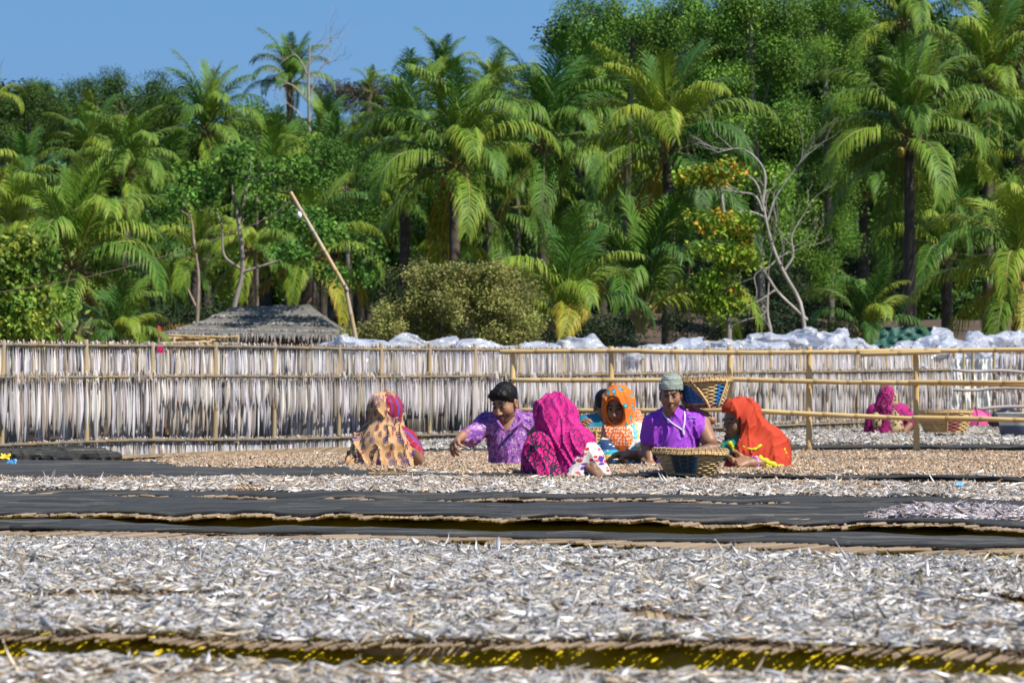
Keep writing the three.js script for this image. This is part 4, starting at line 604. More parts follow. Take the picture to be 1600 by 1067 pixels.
// dark canopy trees of the upper left
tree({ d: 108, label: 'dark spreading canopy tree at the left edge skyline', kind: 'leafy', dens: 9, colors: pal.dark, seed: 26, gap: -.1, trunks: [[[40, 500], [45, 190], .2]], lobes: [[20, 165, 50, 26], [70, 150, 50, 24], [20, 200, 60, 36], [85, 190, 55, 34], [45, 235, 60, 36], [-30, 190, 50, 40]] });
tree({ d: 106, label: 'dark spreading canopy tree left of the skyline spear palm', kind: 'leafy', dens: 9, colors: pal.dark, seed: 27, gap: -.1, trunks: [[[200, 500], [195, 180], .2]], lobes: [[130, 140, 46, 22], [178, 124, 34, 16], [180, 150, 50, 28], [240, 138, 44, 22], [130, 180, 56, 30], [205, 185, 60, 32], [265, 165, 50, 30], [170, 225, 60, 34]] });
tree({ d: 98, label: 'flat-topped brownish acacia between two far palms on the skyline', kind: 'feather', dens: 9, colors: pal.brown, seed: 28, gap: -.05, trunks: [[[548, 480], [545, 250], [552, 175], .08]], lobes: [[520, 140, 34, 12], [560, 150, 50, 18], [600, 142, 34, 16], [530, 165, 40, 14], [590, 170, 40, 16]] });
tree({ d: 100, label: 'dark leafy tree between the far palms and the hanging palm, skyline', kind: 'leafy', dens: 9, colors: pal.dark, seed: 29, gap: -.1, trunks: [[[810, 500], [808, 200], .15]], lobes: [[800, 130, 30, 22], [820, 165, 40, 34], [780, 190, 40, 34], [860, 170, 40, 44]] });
tree({ d: 96, label: 'small leafy tree behind the tall narrow palm', kind: 'leafy', dens: 9, colors: pal.feather, seed: 30, gap: -.1, trunks: [[[400, 500], [400, 220], .12]], lobes: [[390, 190, 40, 40], [420, 240, 50, 44], [370, 250, 50, 50], [470, 220, 46, 40]] });
// middle left: feathery trees with pale stems in front of the palms
tree({ d: 57, label: 'pale-stemmed feathery tree growing in front of the hut roof', kind: 'round', dens: 13, colors: pal.feather, seed: 31, gap: .02, col: [.34, .29, .24], trunks: [[[360, 540], [365, 480], [378, 425], [372, 350], [362, 300], .07], [[378, 425], [410, 415], [440, 405], [478, 392], .03], [[376, 420], [350, 400], [345, 350], [328, 320], .03], [[372, 350], [385, 290], [392, 250], .026]], lobes: [[330, 310, 46, 26], [380, 290, 50, 30], [420, 330, 52, 24], [470, 345, 50, 24, -1.5], [520, 370, 46, 24, -2], [560, 395, 40, 24, -2.5], [450, 395, 46, 18, -2.5], [510, 425, 44, 18, -2.5], [555, 430, 30, 16, -2.5], [400, 250, 48, 30], [350, 255, 46, 28], [450, 270, 46, 30], [300, 280, 36, 22]] });
tree({ d: 60, label: 'slender forked pale tree left of the hut', kind: 'round', dens: 8, colors: pal.feather, seed: 32, gap: .1, col: [.36, .28, .22], trunks: [[[306, 530], [308, 480], [309, 430], [305, 395], .055], [[306, 480], [297, 462], [292, 450], .035], [[303, 390], [297, 340], [288, 310], .03]], lobes: [[285, 305, 34, 20], [320, 330, 30, 18], [260, 330, 30, 20]] });
tree({ d: 74, label: 'leafy tree between the full round palm and the leaning pole', kind: 'leafy', dens: 11, colors: pal.feather, seed: 33, gap: -.05, trunks: [[[545, 500], [540, 300], .1]], lobes: [[480, 240, 50, 36], [540, 260, 44, 40], [500, 300, 50, 40], [560, 330, 44, 40], [590, 270, 30, 34]] });
tree({ d: 86, label: 'leafy tree mass between the left palms', kind: 'leafy', dens: 9, colors: pal.feather, seed: 34, gap: -.15, trunks: [[[250, 500], [250, 330], .12]], lobes: [[245, 300, 60, 40], [290, 340, 60, 50], [200, 340, 60, 50], [340, 400, 60, 50], [60, 350, 60, 50], [230, 420, 60, 50], [20, 420, 50, 60]] });
tree({ d: 43, name: 'bush', cat: 'bush', label: 'dense bright green bush at the left edge behind the fence', kind: 'round', dens: 26, colors: pal.bush, seed: 35, gap: -.2, trunks: [[[30, 540], [32, 470], .06]], lobes: [[15, 385, 34, 26], [55, 400, 36, 28], [10, 430, 46, 40], [70, 445, 38, 36], [30, 480, 60, 40], [90, 480, 22, 24], [-30, 440, 50, 70], [10, 520, 60, 30]] });
// olive shrub
tree({ d: 45, name: 'shrub', cat: 'shrub', label: 'broad olive-coloured shrub behind the fence, right of the leaning pole', kind: 'small', dens: 60, colors: pal.olive, seed: 36, gap: -.22, twigs: 0, trunks: [[[690, 540], [690, 470], .05]], lobes: [[600, 505, 46, 30], [640, 480, 52, 40], [690, 470, 62, 48], [740, 465, 58, 48], [790, 480, 50, 44], [700, 435, 50, 26], [760, 430, 46, 26], [660, 430, 30, 22], [640, 520, 60, 30], [740, 515, 80, 36], [815, 520, 40, 40], [560, 525, 24, 16], [590, 540, 60, 20]] });
tree({ d: 50, name: 'shrub', cat: 'shrub', label: 'lighter shrub part rising behind the olive shrub toward the young palm', kind: 'small', dens: 34, colors: pal.olive, seed: 37, gap: -.2, twigs: 0, trunks: [[[830, 540], [830, 450], .04]], lobes: [[800, 430, 34, 26], [835, 440, 36, 36], [630, 425, 24, 18], [850, 480, 34, 40]] });
// tree with orange leaves
tree({ d: 52.5, label: 'slender tree with orange and yellow leaves beside the bare tree', kind: 'round', dens: 32, colors: [...pal.orange, ...pal.green, ...pal.green, ...pal.green, ...pal.feather], seed: 38, gap: -.02, col: [.33, .3, .26], twigs: 2, trunks: [[[1140, 540], [1138, 450], [1136, 380], [1128, 300], .06]], lobes: [[1090, 278, 34, 10], [1135, 272, 28, 14], [1115, 350, 40, 20], [1160, 355, 28, 18], [1100, 395, 36, 16], [1150, 400, 34, 18], [1110, 430, 32, 16], [1115, 475, 28, 22], [1140, 470, 22, 20], [1170, 400, 20, 20]] });
// undergrowth behind the plastic and far mass
{
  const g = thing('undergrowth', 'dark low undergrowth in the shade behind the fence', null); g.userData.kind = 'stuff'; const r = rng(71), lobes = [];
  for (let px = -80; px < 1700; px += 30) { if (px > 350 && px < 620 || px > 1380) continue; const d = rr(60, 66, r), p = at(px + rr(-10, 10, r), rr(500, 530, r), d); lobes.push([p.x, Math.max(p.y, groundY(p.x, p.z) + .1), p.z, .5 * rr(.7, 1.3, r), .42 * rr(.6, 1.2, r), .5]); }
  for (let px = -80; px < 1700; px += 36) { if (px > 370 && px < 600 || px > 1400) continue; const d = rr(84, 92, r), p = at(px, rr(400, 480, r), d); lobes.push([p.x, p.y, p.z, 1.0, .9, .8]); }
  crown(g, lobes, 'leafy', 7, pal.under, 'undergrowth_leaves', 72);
}
{
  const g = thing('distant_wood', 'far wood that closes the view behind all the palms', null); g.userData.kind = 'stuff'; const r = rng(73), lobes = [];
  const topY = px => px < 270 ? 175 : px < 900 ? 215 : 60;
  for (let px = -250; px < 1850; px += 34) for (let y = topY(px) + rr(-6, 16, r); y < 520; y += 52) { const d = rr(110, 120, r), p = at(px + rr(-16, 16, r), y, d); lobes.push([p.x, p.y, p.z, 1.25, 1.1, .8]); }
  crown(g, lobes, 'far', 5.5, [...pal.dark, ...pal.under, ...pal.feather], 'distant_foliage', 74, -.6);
}
// bare trees
{
  const bare = (label, d, stems, col, seed) => { const b = at(stems[0].pts[0][0], 530, d); b.y = groundY(b.x, -d); const g = thing('bare_tree', label, 'bare tree', b), r = rng(seed), m = new MB(), tw = new MB();
    for (const s of stems) { const pts = s.pts.map(([x, y, z = 0]) => at(x, y, d + z).sub(b)); if (s.root) pts.unshift(V(pts[0].x, -.1, 0)); const q = curve(pts, 18), f = (u, k) => { const w = .8 + .35 * noise(k * .8, u * 12, seed); return col.map(c => c * w); }; m.tube(q, q.map((_, k) => lerp(s.r, s.r * .3, k / 18)), 7, f, true);
      for (let k = 0; k < (s.tw ?? 3); k++) { const i = Math.floor(rr(7, 18, r)), dir = q[i].clone().sub(q[i - 2]).normalize().add(V(rr(-.9, .9, r), rr(-.3, .9, r), rr(-.7, .7, r))).normalize(); limbs(tw, q[i], dir, rr(.25, .6, r), s.r * .26, 2, r, col, .7, .15, 2); } }
    mesh('trunk', m.geo(), barkMat, g); const t = mesh('twigs', tw.geo(), barkMat, g); return g; };
  bare('bleached leafless tree with crooked branches in front of the tall trees', 54, [
    { pts: [[1258, 525], [1250, 470], [1225, 425], [1205, 375], [1193, 320], [1182, 285], [1165, 270]], r: .048, root: true, tw: 4 }, { pts: [[1193, 320], [1196, 270], [1185, 250], [1160, 232], [1112, 240]], r: .026, tw: 5 },
    { pts: [[1193, 330], [1180, 305], [1150, 300], [1125, 295]], r: .024, tw: 5 }, { pts: [[1198, 340], [1170, 330], [1140, 335], [1120, 345]], r: .022, tw: 5 }, { pts: [[1200, 345], [1212, 310], [1235, 275], [1262, 240]], r: .022, tw: 6 }, { pts: [[1225, 425], [1240, 400], [1238, 370], [1250, 345]], r: .028, tw: 4 },
    { pts: [[1262, 500], [1240, 480], [1215, 455], [1195, 425], [1175, 405], [1150, 400], [1125, 395]], r: .034, root: false, tw: 5 }, { pts: [[1212, 453], [1195, 465], [1175, 475], [1148, 480]], r: .022, tw: 4 }, { pts: [[1195, 425], [1205, 415], [1222, 400], [1236, 394]], r: .024, tw: 3 }, { pts: [[1200, 460], [1195, 490], [1165, 500], [1155, 505]], r: .018, tw: 3 }, { pts: [[1205, 415], [1180, 430], [1183, 455], [1180, 470]], r: .015, tw: 2 },
    { pts: [[1205, 522], [1200, 490], [1202, 440]], r: .045, root: true, tw: 1 }], [.44, .41, .37], 61);
  bare('thin leafless grey tree rising above the left palms into the sky', 90, [{ pts: [[486, 500], [484, 300], [482, 190], [481, 130], [483, 70]], r: .09, root: true, tw: 4 }, { pts: [[482, 150], [505, 100], [530, 92]], r: .03, tw: 6 }, { pts: [[482, 120], [460, 85], [440, 95]], r: .03, tw: 6 }, { pts: [[482, 100], [510, 70], [520, 60]], r: .025, tw: 5 }, { pts: [[482, 160], [450, 130], [425, 140]], r: .03, tw: 5 }, { pts: [[482, 200], [460, 170], [440, 155]], r: .03, tw: 5 }, { pts: [[482, 90], [500, 62], [530, 58]], r: .02, tw: 4 }], [.36, .32, .27], 62);
}

// ------------------------------------------------------------------ people
const SK = { warm: [.32, .16, .088], dark: [.19, .095, .053], mid: [.27, .135, .075] };
function headGeo(o) {                                          // head with face, local +z is where it looks; returns geometry in the person's axes
  const { c, yaw = 0, pitch = 0, roll = 0, s = 1, skin = SK.mid, female = false, beard = false } = o, q = new THREE.Quaternion().setFromEuler(new THREE.Euler(pitch, yaw, roll, 'YXZ'));
  const v = (x, y, z) => V(x, y, z), j = female ? .93 : 1;
  let f = U(.035, ell(v(0, .03, -.012), .074, .088, .094), ell(v(0, -.045, .022), .056 * j, .062, .062), ell(v(0, -.09, .05), .024 * j, .02, .02), ell(v(.04, -.022, .05), .026, .026, .025), ell(v(-.04, -.022, .05), .026, .026, .025), cap(v(0, -.06, -.02), .05, v(0, -.15, -.045), .052));
  f = U(.012, f, cap(v(-.036, .03, .074), .010, v(-.012, .028, .084), .009), cap(v(.036, .03, .074), .010, v(.012, .028, .084), .009));
  f = cut(.012, f, ell(v(.031, .008, .094), .019, .011, .016)); f = cut(.012, f, ell(v(-.031, .008, .094), .019, .011, .016));
  f = U(.010, f, cap(v(0, .016, .082), .008, v(0, -.026, .101), .0125), ell(v(.012, -.03, .09), .009, .008, .011), ell(v(-.012, -.03, .09), .009, .008, .011));
  f = U(.006, f, ell(v(0, -.055, .083), .024, .0065, .012), ell(v(0, -.066, .081), .021, .0075, .012), ell(v(.031, .007, .074), .0135, .0095, .0125), ell(v(-.031, .007, .074), .0135, .0095, .0125));
  f = cut(.004, f, ell(v(0, -.0603, .096), .022, .0022, .012));
  f = U(.01, f, cut(.006, ell(v(.079, -.008, -.012), .011, .031, .019), ell(v(.088, -.005, -.006), .007, .018, .010)), cut(.006, ell(v(-.079, -.008, -.012), .011, .031, .019), ell(v(-.088, -.005, -.006), .007, .018, .010)));
  const g = netMesh(f, [-.105, -.17, -.125], [.105, .135, .13], .0034);
  paint(g, (x, y, z) => {
    const ax = Math.abs(x), n = 1 + .07 * noise(x * 60, y * 60, z * 60); let k = skin.map(a => a * n);
    if (z > .05 && Math.hypot((ax - .031) / .0125, (y - .006) / .0046) < 1) k = Math.hypot(ax - .030, y - .006) < .0066 ? [.012, .008, .006] : [.22, .19, .16];
    else if (z > .05 && Math.hypot((ax - .031) / .017, (y - .012) / .0045) < 1) k = [.03, .016, .01];
    if (z > .05 && Math.abs(y - .031 - .004 * Math.cos((ax - .03) * 60)) < .0045 && ax > .01 && ax < .05) k = [.018, .012, .009];
    if (z > .06 && Math.hypot(x / .026, (y + .06) / .0125) < 1) k = [skin[0] * .92, skin[1] * .66, skin[2] * .72];
    if (beard && y < -.04 && z > .0 && noise(x * 90, y * 90, z * 90) > -.5) { const t = (Math.hypot(x / .03, (y + .058) / .02) < 1 && !(y > -.05 && y < -.042)) ? 0 : .45; k = k.map(a => a * (1 - t)); }
    if (beard && y > -.052 && y < -.038 && ax < .03 && z > .07) k = k.map(a => a * .4);
    return k;
  });
  g.scale(s * .89, s, s); g.applyQuaternion(q); g.translate(c.x, c.y, c.z); return { g, q, s, c };
}
const inHead = (h, x, y, z) => V(x, y, z).multiplyScalar(h.s).applyQuaternion(h.q).add(h.c);
function handGeo(wrist, dir, normal, side, curl = .5, skin = SK.mid, s = .95) {
  const Y = dir.clone().normalize(), Z = normal.clone().addScaledVector(Y, -normal.dot(Y)).normalize(), X = V(0, 0, 0).crossVectors(Y, Z).multiplyScalar(side), fs = [], k0 = V(0, 0, 0);
  const bases = [[.031, .086, .8, .074], [.011, .092, 1, .083], [-.010, .089, 1.05, .076], [-.029, .08, 1.15, .06]];
  let palm = U(.02, ...bases.map(b => cap(k0, .017, V(b[0], b[1] - .004, 0), .0125)), cap(V(.018, .03, .006), .016, V(.022, .06, .002), .012), cap(V(0, -.05, 0), .024, V(0, .0, 0), .022));
  const fingers = bases.map(([x, y, cf, L], i) => { const P = [V(x, y - .006, 0)]; let a = .12; for (let j = 0; j < 3; j++) { a += curl * cf * [.8, 1.05, .75][j]; const l = L * [.45, .32, .26][j], p = P[j]; P.push(V(p.x + x * .12 * l / .03, p.y + Math.cos(a) * l, p.z + Math.sin(a) * l)); } return U(.004, cap(P[0], .0098, P[1], .009), cap(P[1], .009, P[2], .0082), cap(P[2], .0082, P[3], .007)); });
  const T = [V(.022, .022, .008), V(.048, .05, .018), V(.056, .078, .03 + .02 * curl), V(.048, .1, .042 + .02 * curl)], th = U(.006, cap(T[0], .016, T[1], .0115), cap(T[1], .011, T[2], .0098), cap(T[2], .0098, T[3], .0078));
  const f = (x, y, z) => smin(smin(palm(x, y, z), th(x, y, z), .012), Math.min(...fingers.map(g => g(x, y, z))), .006);
  const g = netMesh(f, [-.07, -.085, -.045], [.09, .19, .12], .0036); paint(g, (x, y, z) => skin.map((a, i) => a * (1 + .08 * noise(x * 70, y * 70, z * 70)) * (y > .1 ? 1.08 : 1)));
  const m = new THREE.Matrix4().makeBasis(X, Y, Z).scale(V(s, s, s)); g.applyMatrix4(m); if (side < 0) { const ix = g.index.array; for (let k = 0; k < ix.length; k += 3) { const t = ix[k]; ix[k] = ix[k + 1]; ix[k + 1] = t; } } g.computeVertexNormals(); g.translate(wrist.x, wrist.y, wrist.z); return g;
}
const skinMat = phy([1, 1, 1], .5, { vertexColors: true, sheen: .2, sheenRoughness: .6, sheenColor: new THREE.Color(.6, .4, .3) });
const hairMat = phy([.007, .006, .006], .55, { specularIntensity: .35 });
function bodyGeo(fields, lo, hi, skin, extra, cell = .011) { const g = netMesh(U(.03, ...fields), lo, hi, cell, 1.3); paint(g, (x, y, z) => skin.map(a => a * (1 + .06 * noise(x * 40, y * 40, z * 40)))); return mergeGeometries([g, ...extra].map(e => { const n = new THREE.BufferGeometry(); for (const k of ['position', 'normal', 'color']) n.setAttribute(k, e.attributes[k]); n.setIndex(e.index); return n; })); }
function person(key, label) { const [px, d] = spots[key], g = thing('person', label, 'person', [(px - 800) / F * d, 0, -d]); return { g, d, P: (x, y, dz = 0) => at(x, y, d + 0).sub(g.position).add(V(0, 0, dz)) }; }
const cloth = (tex, rough = .85, c = [1, 1, 1]) => phy(c, rough, { map: tex, sheen: .25, sheenRoughness: .5, sheenColor: new THREE.Color(.5, .5, .5) });
function garment(name, parent, f, lo, hi, mat, o = {}) { let g = netMesh(o.fold ? fold(f, folds(...o.fold)) : f, lo, hi, o.cell ?? .0075, 1.5); g = cylUV(g, o.cx ?? 0, o.cz ?? 0, o.rad ?? .2); return mesh(name, g, mat, parent); }
const legs = (h) => [cap(V(-.09, h, -.02), .09, V(-.11, .07, .1), .06), cap(V(.09, h, -.02), .09, V(.11, .07, .1), .06), cap(V(-.11, .07, .1), .055, V(-.1, .06, -.28), .04), cap(V(.11, .07, .1), .055, V(.1, .06, -.28), .04), cap(V(-.1, .06, -.28), .035, V(-.1, .03, -.42), .025), cap(V(.1, .06, -.28), .035, V(.1, .03, -.42), .025), cap(V(-.08, h + .02, -.01), .12, V(.08, h + .02, -.01), .12)];

// printed cloth
const spiral = (g, x, y, R0, dir, turns = 2.1) => { g.beginPath(); for (let k = 0; k <= 40; k++) { const t = k / 40, a = t * turns * Math.PI * 2 * dir, r = R0 * t; g.lineTo(x + Math.cos(a) * r, y + Math.sin(a) * r); } g.stroke(); };
const T = {};
T.beige = canvasTex(1024, 1024, (g, w, h) => {
  g.fillStyle = '#e9bd86'; g.fillRect(0, 0, w, h); const r = rng(1); for (let k = 0; k < 60; k++) { g.fillStyle = `rgba(${200 + r() * 40},${150 + r() * 30},${70 + r() * 40},.25)`; g.beginPath(); g.ellipse(r() * w, r() * h, 30 + r() * 60, 20 + r() * 40, r() * 3, 0, 7); g.fill(); }
  const leaf = (x, y, a) => { g.save(); g.translate(x, y); g.rotate(a); g.fillStyle = '#c4504e'; g.beginPath(); g.moveTo(0, -66); g.quadraticCurveTo(36, -10, 0, 66); g.quadraticCurveTo(-36, -10, 0, -66); g.fill(); g.fillStyle = '#dd8a60'; g.beginPath(); g.ellipse(4, 0, 6, 34, 0, 0, 7); g.fill(); g.restore(); };
  for (const [x, y, a] of [[130, 160, .5], [430, 90, .3], [720, 210, .6], [930, 420, .4], [300, 420, .5], [600, 520, .3], [120, 700, .6], [420, 790, .4], [760, 760, .5], [930, 900, .3], [210, 960, .4], [620, 940, .6]]) leaf(x, y, a);
  g.lineCap = 'round'; for (let c = 0; c < 5; c++) for (let k = 0; k < 12; k++) { const x = 90 + c * 210 + 40 * Math.sin(k * .9 + c), y = 30 + k * 88; g.strokeStyle = k % 3 ? '#38244e' : '#5a4a94'; g.lineWidth = 12; spiral(g, x + 34 * (k % 2 ? 1 : -1), y, 44, k % 2 ? 1 : -1); }
  g.strokeStyle = '#5b4b86'; g.lineWidth = 12; for (const [x, y] of [[250, 200], [560, 340], [830, 560], [340, 620], [60, 470]]) { g.beginPath(); g.moveTo(x, y); g.bezierCurveTo(x + 60, y + 10, x + 30, y + 80, x + 90, y + 90); g.stroke(); }
}, .46);
T.redpurple = canvasTex(256, 256, (g, w, h) => { g.fillStyle = '#8e0f34'; g.fillRect(0, 0, w, h); g.fillStyle = '#5d3f8c'; g.fillRect(60, 0, 46, h); g.fillRect(190, 0, 30, h); g.fillStyle = '#e05a2a'; for (let k = 0; k < 16; k++) g.fillRect(120 + (k * 37) % 60, k * 16, 12, 6); }, .12);
T.print = canvasTex(1024, 1024, (g, w, h) => {
  g.fillStyle = '#9a4fae'; g.fillRect(0, 0, w, h); const r = rng(4);
  const bl = (n, c, s0, s1) => { for (let k = 0; k < n; k++) { g.fillStyle = c; g.globalAlpha = .35 + r() * .6; g.beginPath(); g.ellipse(r() * w, r() * h, s0 + r() * s1, s0 + r() * s1 * .6, r() * 3, 0, 7); g.fill(); } g.globalAlpha = 1; };
  bl(60, '#5a2f86', 20, 50); bl(160, '#b66ac0', 10, 40); bl(420, '#dcc6dd', 4, 16); bl(500, '#e9dcea', 2, 8); bl(260, '#3c2560', 3, 9); g.lineWidth = 6; g.strokeStyle = '#e7dbe9'; for (let k = 0; k < 26; k++) spiral(g, r() * w, r() * h, 22 + r() * 20, r() < .5 ? 1 : -1, 1.4);
  for (let k = 0; k < 16; k++) { const x = r() * w, y = r() * h; g.fillStyle = '#4b3a86'; for (let a = 0; a < 6; a++) { g.save(); g.translate(x, y); g.rotate(a * 1.047); g.beginPath(); g.ellipse(0, 20, 8, 20, 0, 0, 7); g.fill(); g.restore(); } }
}, .4);
const crackle = (base, line, lw, n, seed, metres) => canvasTex(1024, 1024, (g, w, h) => { g.fillStyle = base; g.fillRect(0, 0, w, h); const r = rng(seed); g.strokeStyle = line; g.lineCap = 'round'; for (let k = 0; k < n; k++) { let x = r() * w, y = r() * h, a = r() * 6.28; g.lineWidth = lw * (.5 + r() * .9); g.beginPath(); g.moveTo(x, y); const c = (r() < .5 ? 1 : -1) * (.25 + r() * .3); for (let j = 0; j < 7; j++) { x += Math.cos(a) * 17; y += Math.sin(a) * 17; a += c; g.lineTo(x, y); } g.stroke(); } }, metres);
T.pink = crackle('#f0149a', '#4a1258', 7, 330, 6, .42); T.pinkBold = crackle('#ea1090', '#1c1233', 15, 430, 7, .46);
T.floral = canvasTex(512, 512, (g, w, h) => { g.fillStyle = '#e9e0d8'; g.fillRect(0, 0, w, h); const r = rng(8); for (const [n, c, s] of [[60, '#d3204a', 20], [50, '#5b35a8', 22], [50, '#ef5f7a', 14], [40, '#8a6cc8', 12], [30, '#6a7a4a', 8], [30, '#f4efe8', 12]]) for (let k = 0; k < n; k++) { g.fillStyle = c; g.beginPath(); g.ellipse(r() * w, r() * h, s * (.5 + r() * .6), s * (.4 + r() * .5), r() * 3, 0, 7); g.fill(); } }, .3);
T.orange = canvasTex(1024, 1024, (g, w, h) => { g.fillStyle = '#ee6f25'; g.fillRect(0, 0, w, h); const r = rng(9); for (let k = 0; k < 520; k++) { const x = (k % 23) * 45 + r() * 24, y = Math.floor(k / 23) * 45 + r() * 24; g.fillStyle = '#f6e3cf'; for (let a = 0; a < 4; a++) { g.beginPath(); g.ellipse(x + Math.cos(a * 1.57) * 8, y + Math.sin(a * 1.57) * 8, 8, 5, a * 1.57, 0, 7); g.fill(); } } }, .42);
T.orangeTeal = canvasTex(512, 512, (g, w, h) => { g.fillStyle = '#f07a1e'; g.fillRect(0, 0, w, h); const r = rng(10); for (let k = 0; k < 20; k++) { const x = r() * w, y = r() * h; g.fillStyle = '#1d93a8'; g.beginPath(); g.ellipse(x, y, 34, 18, r() * 3, 0, 7); g.fill(); g.fillStyle = '#8fd0d0'; g.beginPath(); g.ellipse(x, y, 14, 7, r() * 3, 0, 7); g.fill(); g.fillStyle = '#f3b23c'; g.beginPath(); g.ellipse(x + 40, y + 20, 20, 8, r() * 3, 0, 7); g.fill(); } }, .3);
T.blueYellow = canvasTex(1024, 1024, (g, w, h) => { g.fillStyle = '#e8e2d2'; g.fillRect(0, 0, w, h); const r = rng(11); for (let k = 0; k < 46; k++) { const x = r() * w, y = r() * h, s = 40 + r() * 40; g.fillStyle = '#f0b43a'; g.beginPath(); g.ellipse(x + s, y, s * .8, s * .4, r() * 3, 0, 7); g.fill(); g.fillStyle = '#23a5c4'; g.beginPath(); g.ellipse(x, y, s, s * .8, r() * 3, 0, 7); g.fill(); g.strokeStyle = '#9be0e8'; g.lineWidth = 9; spiral(g, x, y, s * .7, 1, 2); g.fillStyle = '#1b4f7c'; g.beginPath(); g.ellipse(x - s * .6, y + s * .5, s * .3, s * .2, 1, 0, 7); g.fill(); } }, .42);
T.stripes = canvasTex(512, 512, (g, w, h) => { for (const [y, c] of [[0, '#1d3f6e'], [90, '#2ba0b8'], [150, '#e8c04a'], [210, '#16406a'], [300, '#ee7a22'], [360, '#1f86a6'], [430, '#e9dfc6'], [470, '#183c66']]) { g.fillStyle = c; g.fillRect(0, y, w, 130); } const r = rng(12); for (let k = 0; k < 80; k++) { g.fillStyle = pick(['#e8e2d2', '#23a5c4', '#1b4f7c'], r); g.beginPath(); g.ellipse(r() * w, r() * h, 12, 7, 0, 0, 7); g.fill(); } }, .22);
const dots = (base, dot, seed) => canvasTex(512, 512, (g, w, h) => { g.fillStyle = base; g.fillRect(0, 0, w, h); const r = rng(seed); g.fillStyle = dot; for (let k = 0; k < 230; k++) { g.beginPath(); g.ellipse(r() * w, r() * h, 6 + r() * 12, 5 + r() * 8, r() * 3, 0, 7); g.fill(); } }, .5);
T.farPink = dots('#9a0f66', '#240c20', 13); T.farCream = dots('#a8946c', '#2a2418', 14);
T.knit = canvasTex(256, 256, (g, w, h) => { for (let y = 0; y < h; y += 16) { g.fillStyle = y % 64 < 32 ? '#6f7d78' : '#8d958c'; g.fillRect(0, y, w, 16); for (let x = 0; x < w; x += 16) { g.fillStyle = (x + y) % 32 ? '#4f5a56' : '#aab0a4'; g.fillRect(x, y + 3, 10, 7); } } }, .12);
T.polo = canvasTex(512, 512, (g, w, h) => { g.fillStyle = '#9138c6'; g.fillRect(0, 0, w, h); const r = rng(15); for (let k = 0; k < 3000; k++) { g.fillStyle = `rgba(${r() < .5 ? 60 : 190},60,220,.08)`; g.fillRect(r() * w, r() * h, 2, 8); } }, .3);
T.tealShirt = canvasTex(256, 256, (g, w, h) => { g.fillStyle = '#16738c'; g.fillRect(0, 0, w, h); const r = rng(16); for (let k = 0; k < 60; k++) { g.fillStyle = `rgba(150,200,205,${r() * .25})`; g.fillRect(r() * w, r() * h, 10, 6); } }, .3);
T.red = canvasTex(512, 512, (g, w, h) => { g.fillStyle = '#e8431c'; g.fillRect(0, 0, w, h); const r = rng(17); for (let k = 0; k < 2400; k++) { g.fillStyle = `rgba(${r() < .5 ? 150 : 255},${r() < .5 ? 30 : 110},20,.12)`; g.fillRect(r() * w, r() * h, 3, 14); } }, .3);

const shirtField = (P, sL, sR, neck, waistX, wy, arms, wid = 1) => { const mid = sL.clone().lerp(sR, .5), hip = V(waistX, wy, -.02), ch = mid.clone().lerp(hip, .32); return U(.05, cap(sL, .049, sR, .049), cap(mid.clone().add(V(0, .01, -.01)), .055, neck, .058), ell(ch, .147 * wid, .17, .108), ell(mid.clone().lerp(hip, .62), .14 * wid, .17, .108), cap(mid.clone().lerp(hip, .8), .125 * wid, hip.clone().add(V(0, -.06, 0)), .14 * wid), ...arms); };
// --- woman in the beige printed robe, from behind
{
  const { g, P } = person('beige', 'woman seen from behind in a beige robe printed with purple scrolls');
  const c = P(599, 650), hd = headGeo({ c, yaw: 2.5, pitch: .3, s: .82, female: true, skin: SK.dark }), hand = P(656, 716, .1);
  const elb = P(645, 700, .0), sh = P(628, 688, 0);
  mesh('body', bodyGeo([cap(c.clone().add(V(0, -.1, 0)), .05, P(600, 690), .07), cap(P(600, 695), .08, V(0, .5, 0), .085), cap(sh, .045, elb, .036), cap(elb, .035, hand, .024), cap(P(576, 690), .045, P(568, 725, .03), .035), ...legs(.4)], [-.35, -.02, -.5], [.35, 1.1, .35], SK.dark, [hd.g, handGeo(hand, V(.3, -.5, .6), V(-1, -.3, .2), 1, .5, SK.dark)]), skinMat, g);
  const shawl = U(.04, ell(inHead(hd, 0, .03, -.014), .08, .098, .1, hd.q), cap(c.clone().add(V(0, -.03, .0)), .072, P(600, 692, .01), .105), cap(P(578, 692, .0), .085, P(562, 735, .05), .095), cap(P(618, 694, .0), .08, P(634, 735, .05), .085), cap(P(600, 700, .02), .14, P(600, 775, .02), .19));
  garment('robe', g, shawl, [-.36, .45, -.3], [.36, 1.18, .32], cloth(T.beige, .85, [.6, .58, .62]), { fold: [.021, 7, 3, .35], rad: .2 });
  garment('scarf', g, U(.03, ell(c.clone().add(V(.026, .034, -.016)), .079, .097, .09), cap(P(611, 668, -.05), .06, P(634, 690, -.03), .055), cap(P(634, 688, -.02), .055, P(645, 703, .0), .05), cap(P(645, 703, .0), .048, P(652, 712, .06), .038)), [-.15, .65, -.25], [.35, 1.18, .25], cloth(T.redpurple), { rad: .15, fold: [.005, 5, 8] });
  garment('skirt', g, U(.05, cap(P(600, 770), .18, V(0, .05, 0), .27)), [-.38, -.0, -.34], [.38, .62, .34], cloth(T.beige, .85, [.6, .58, .62]), { cell: .014, fold: [.014, 9, 5, .2] });
}
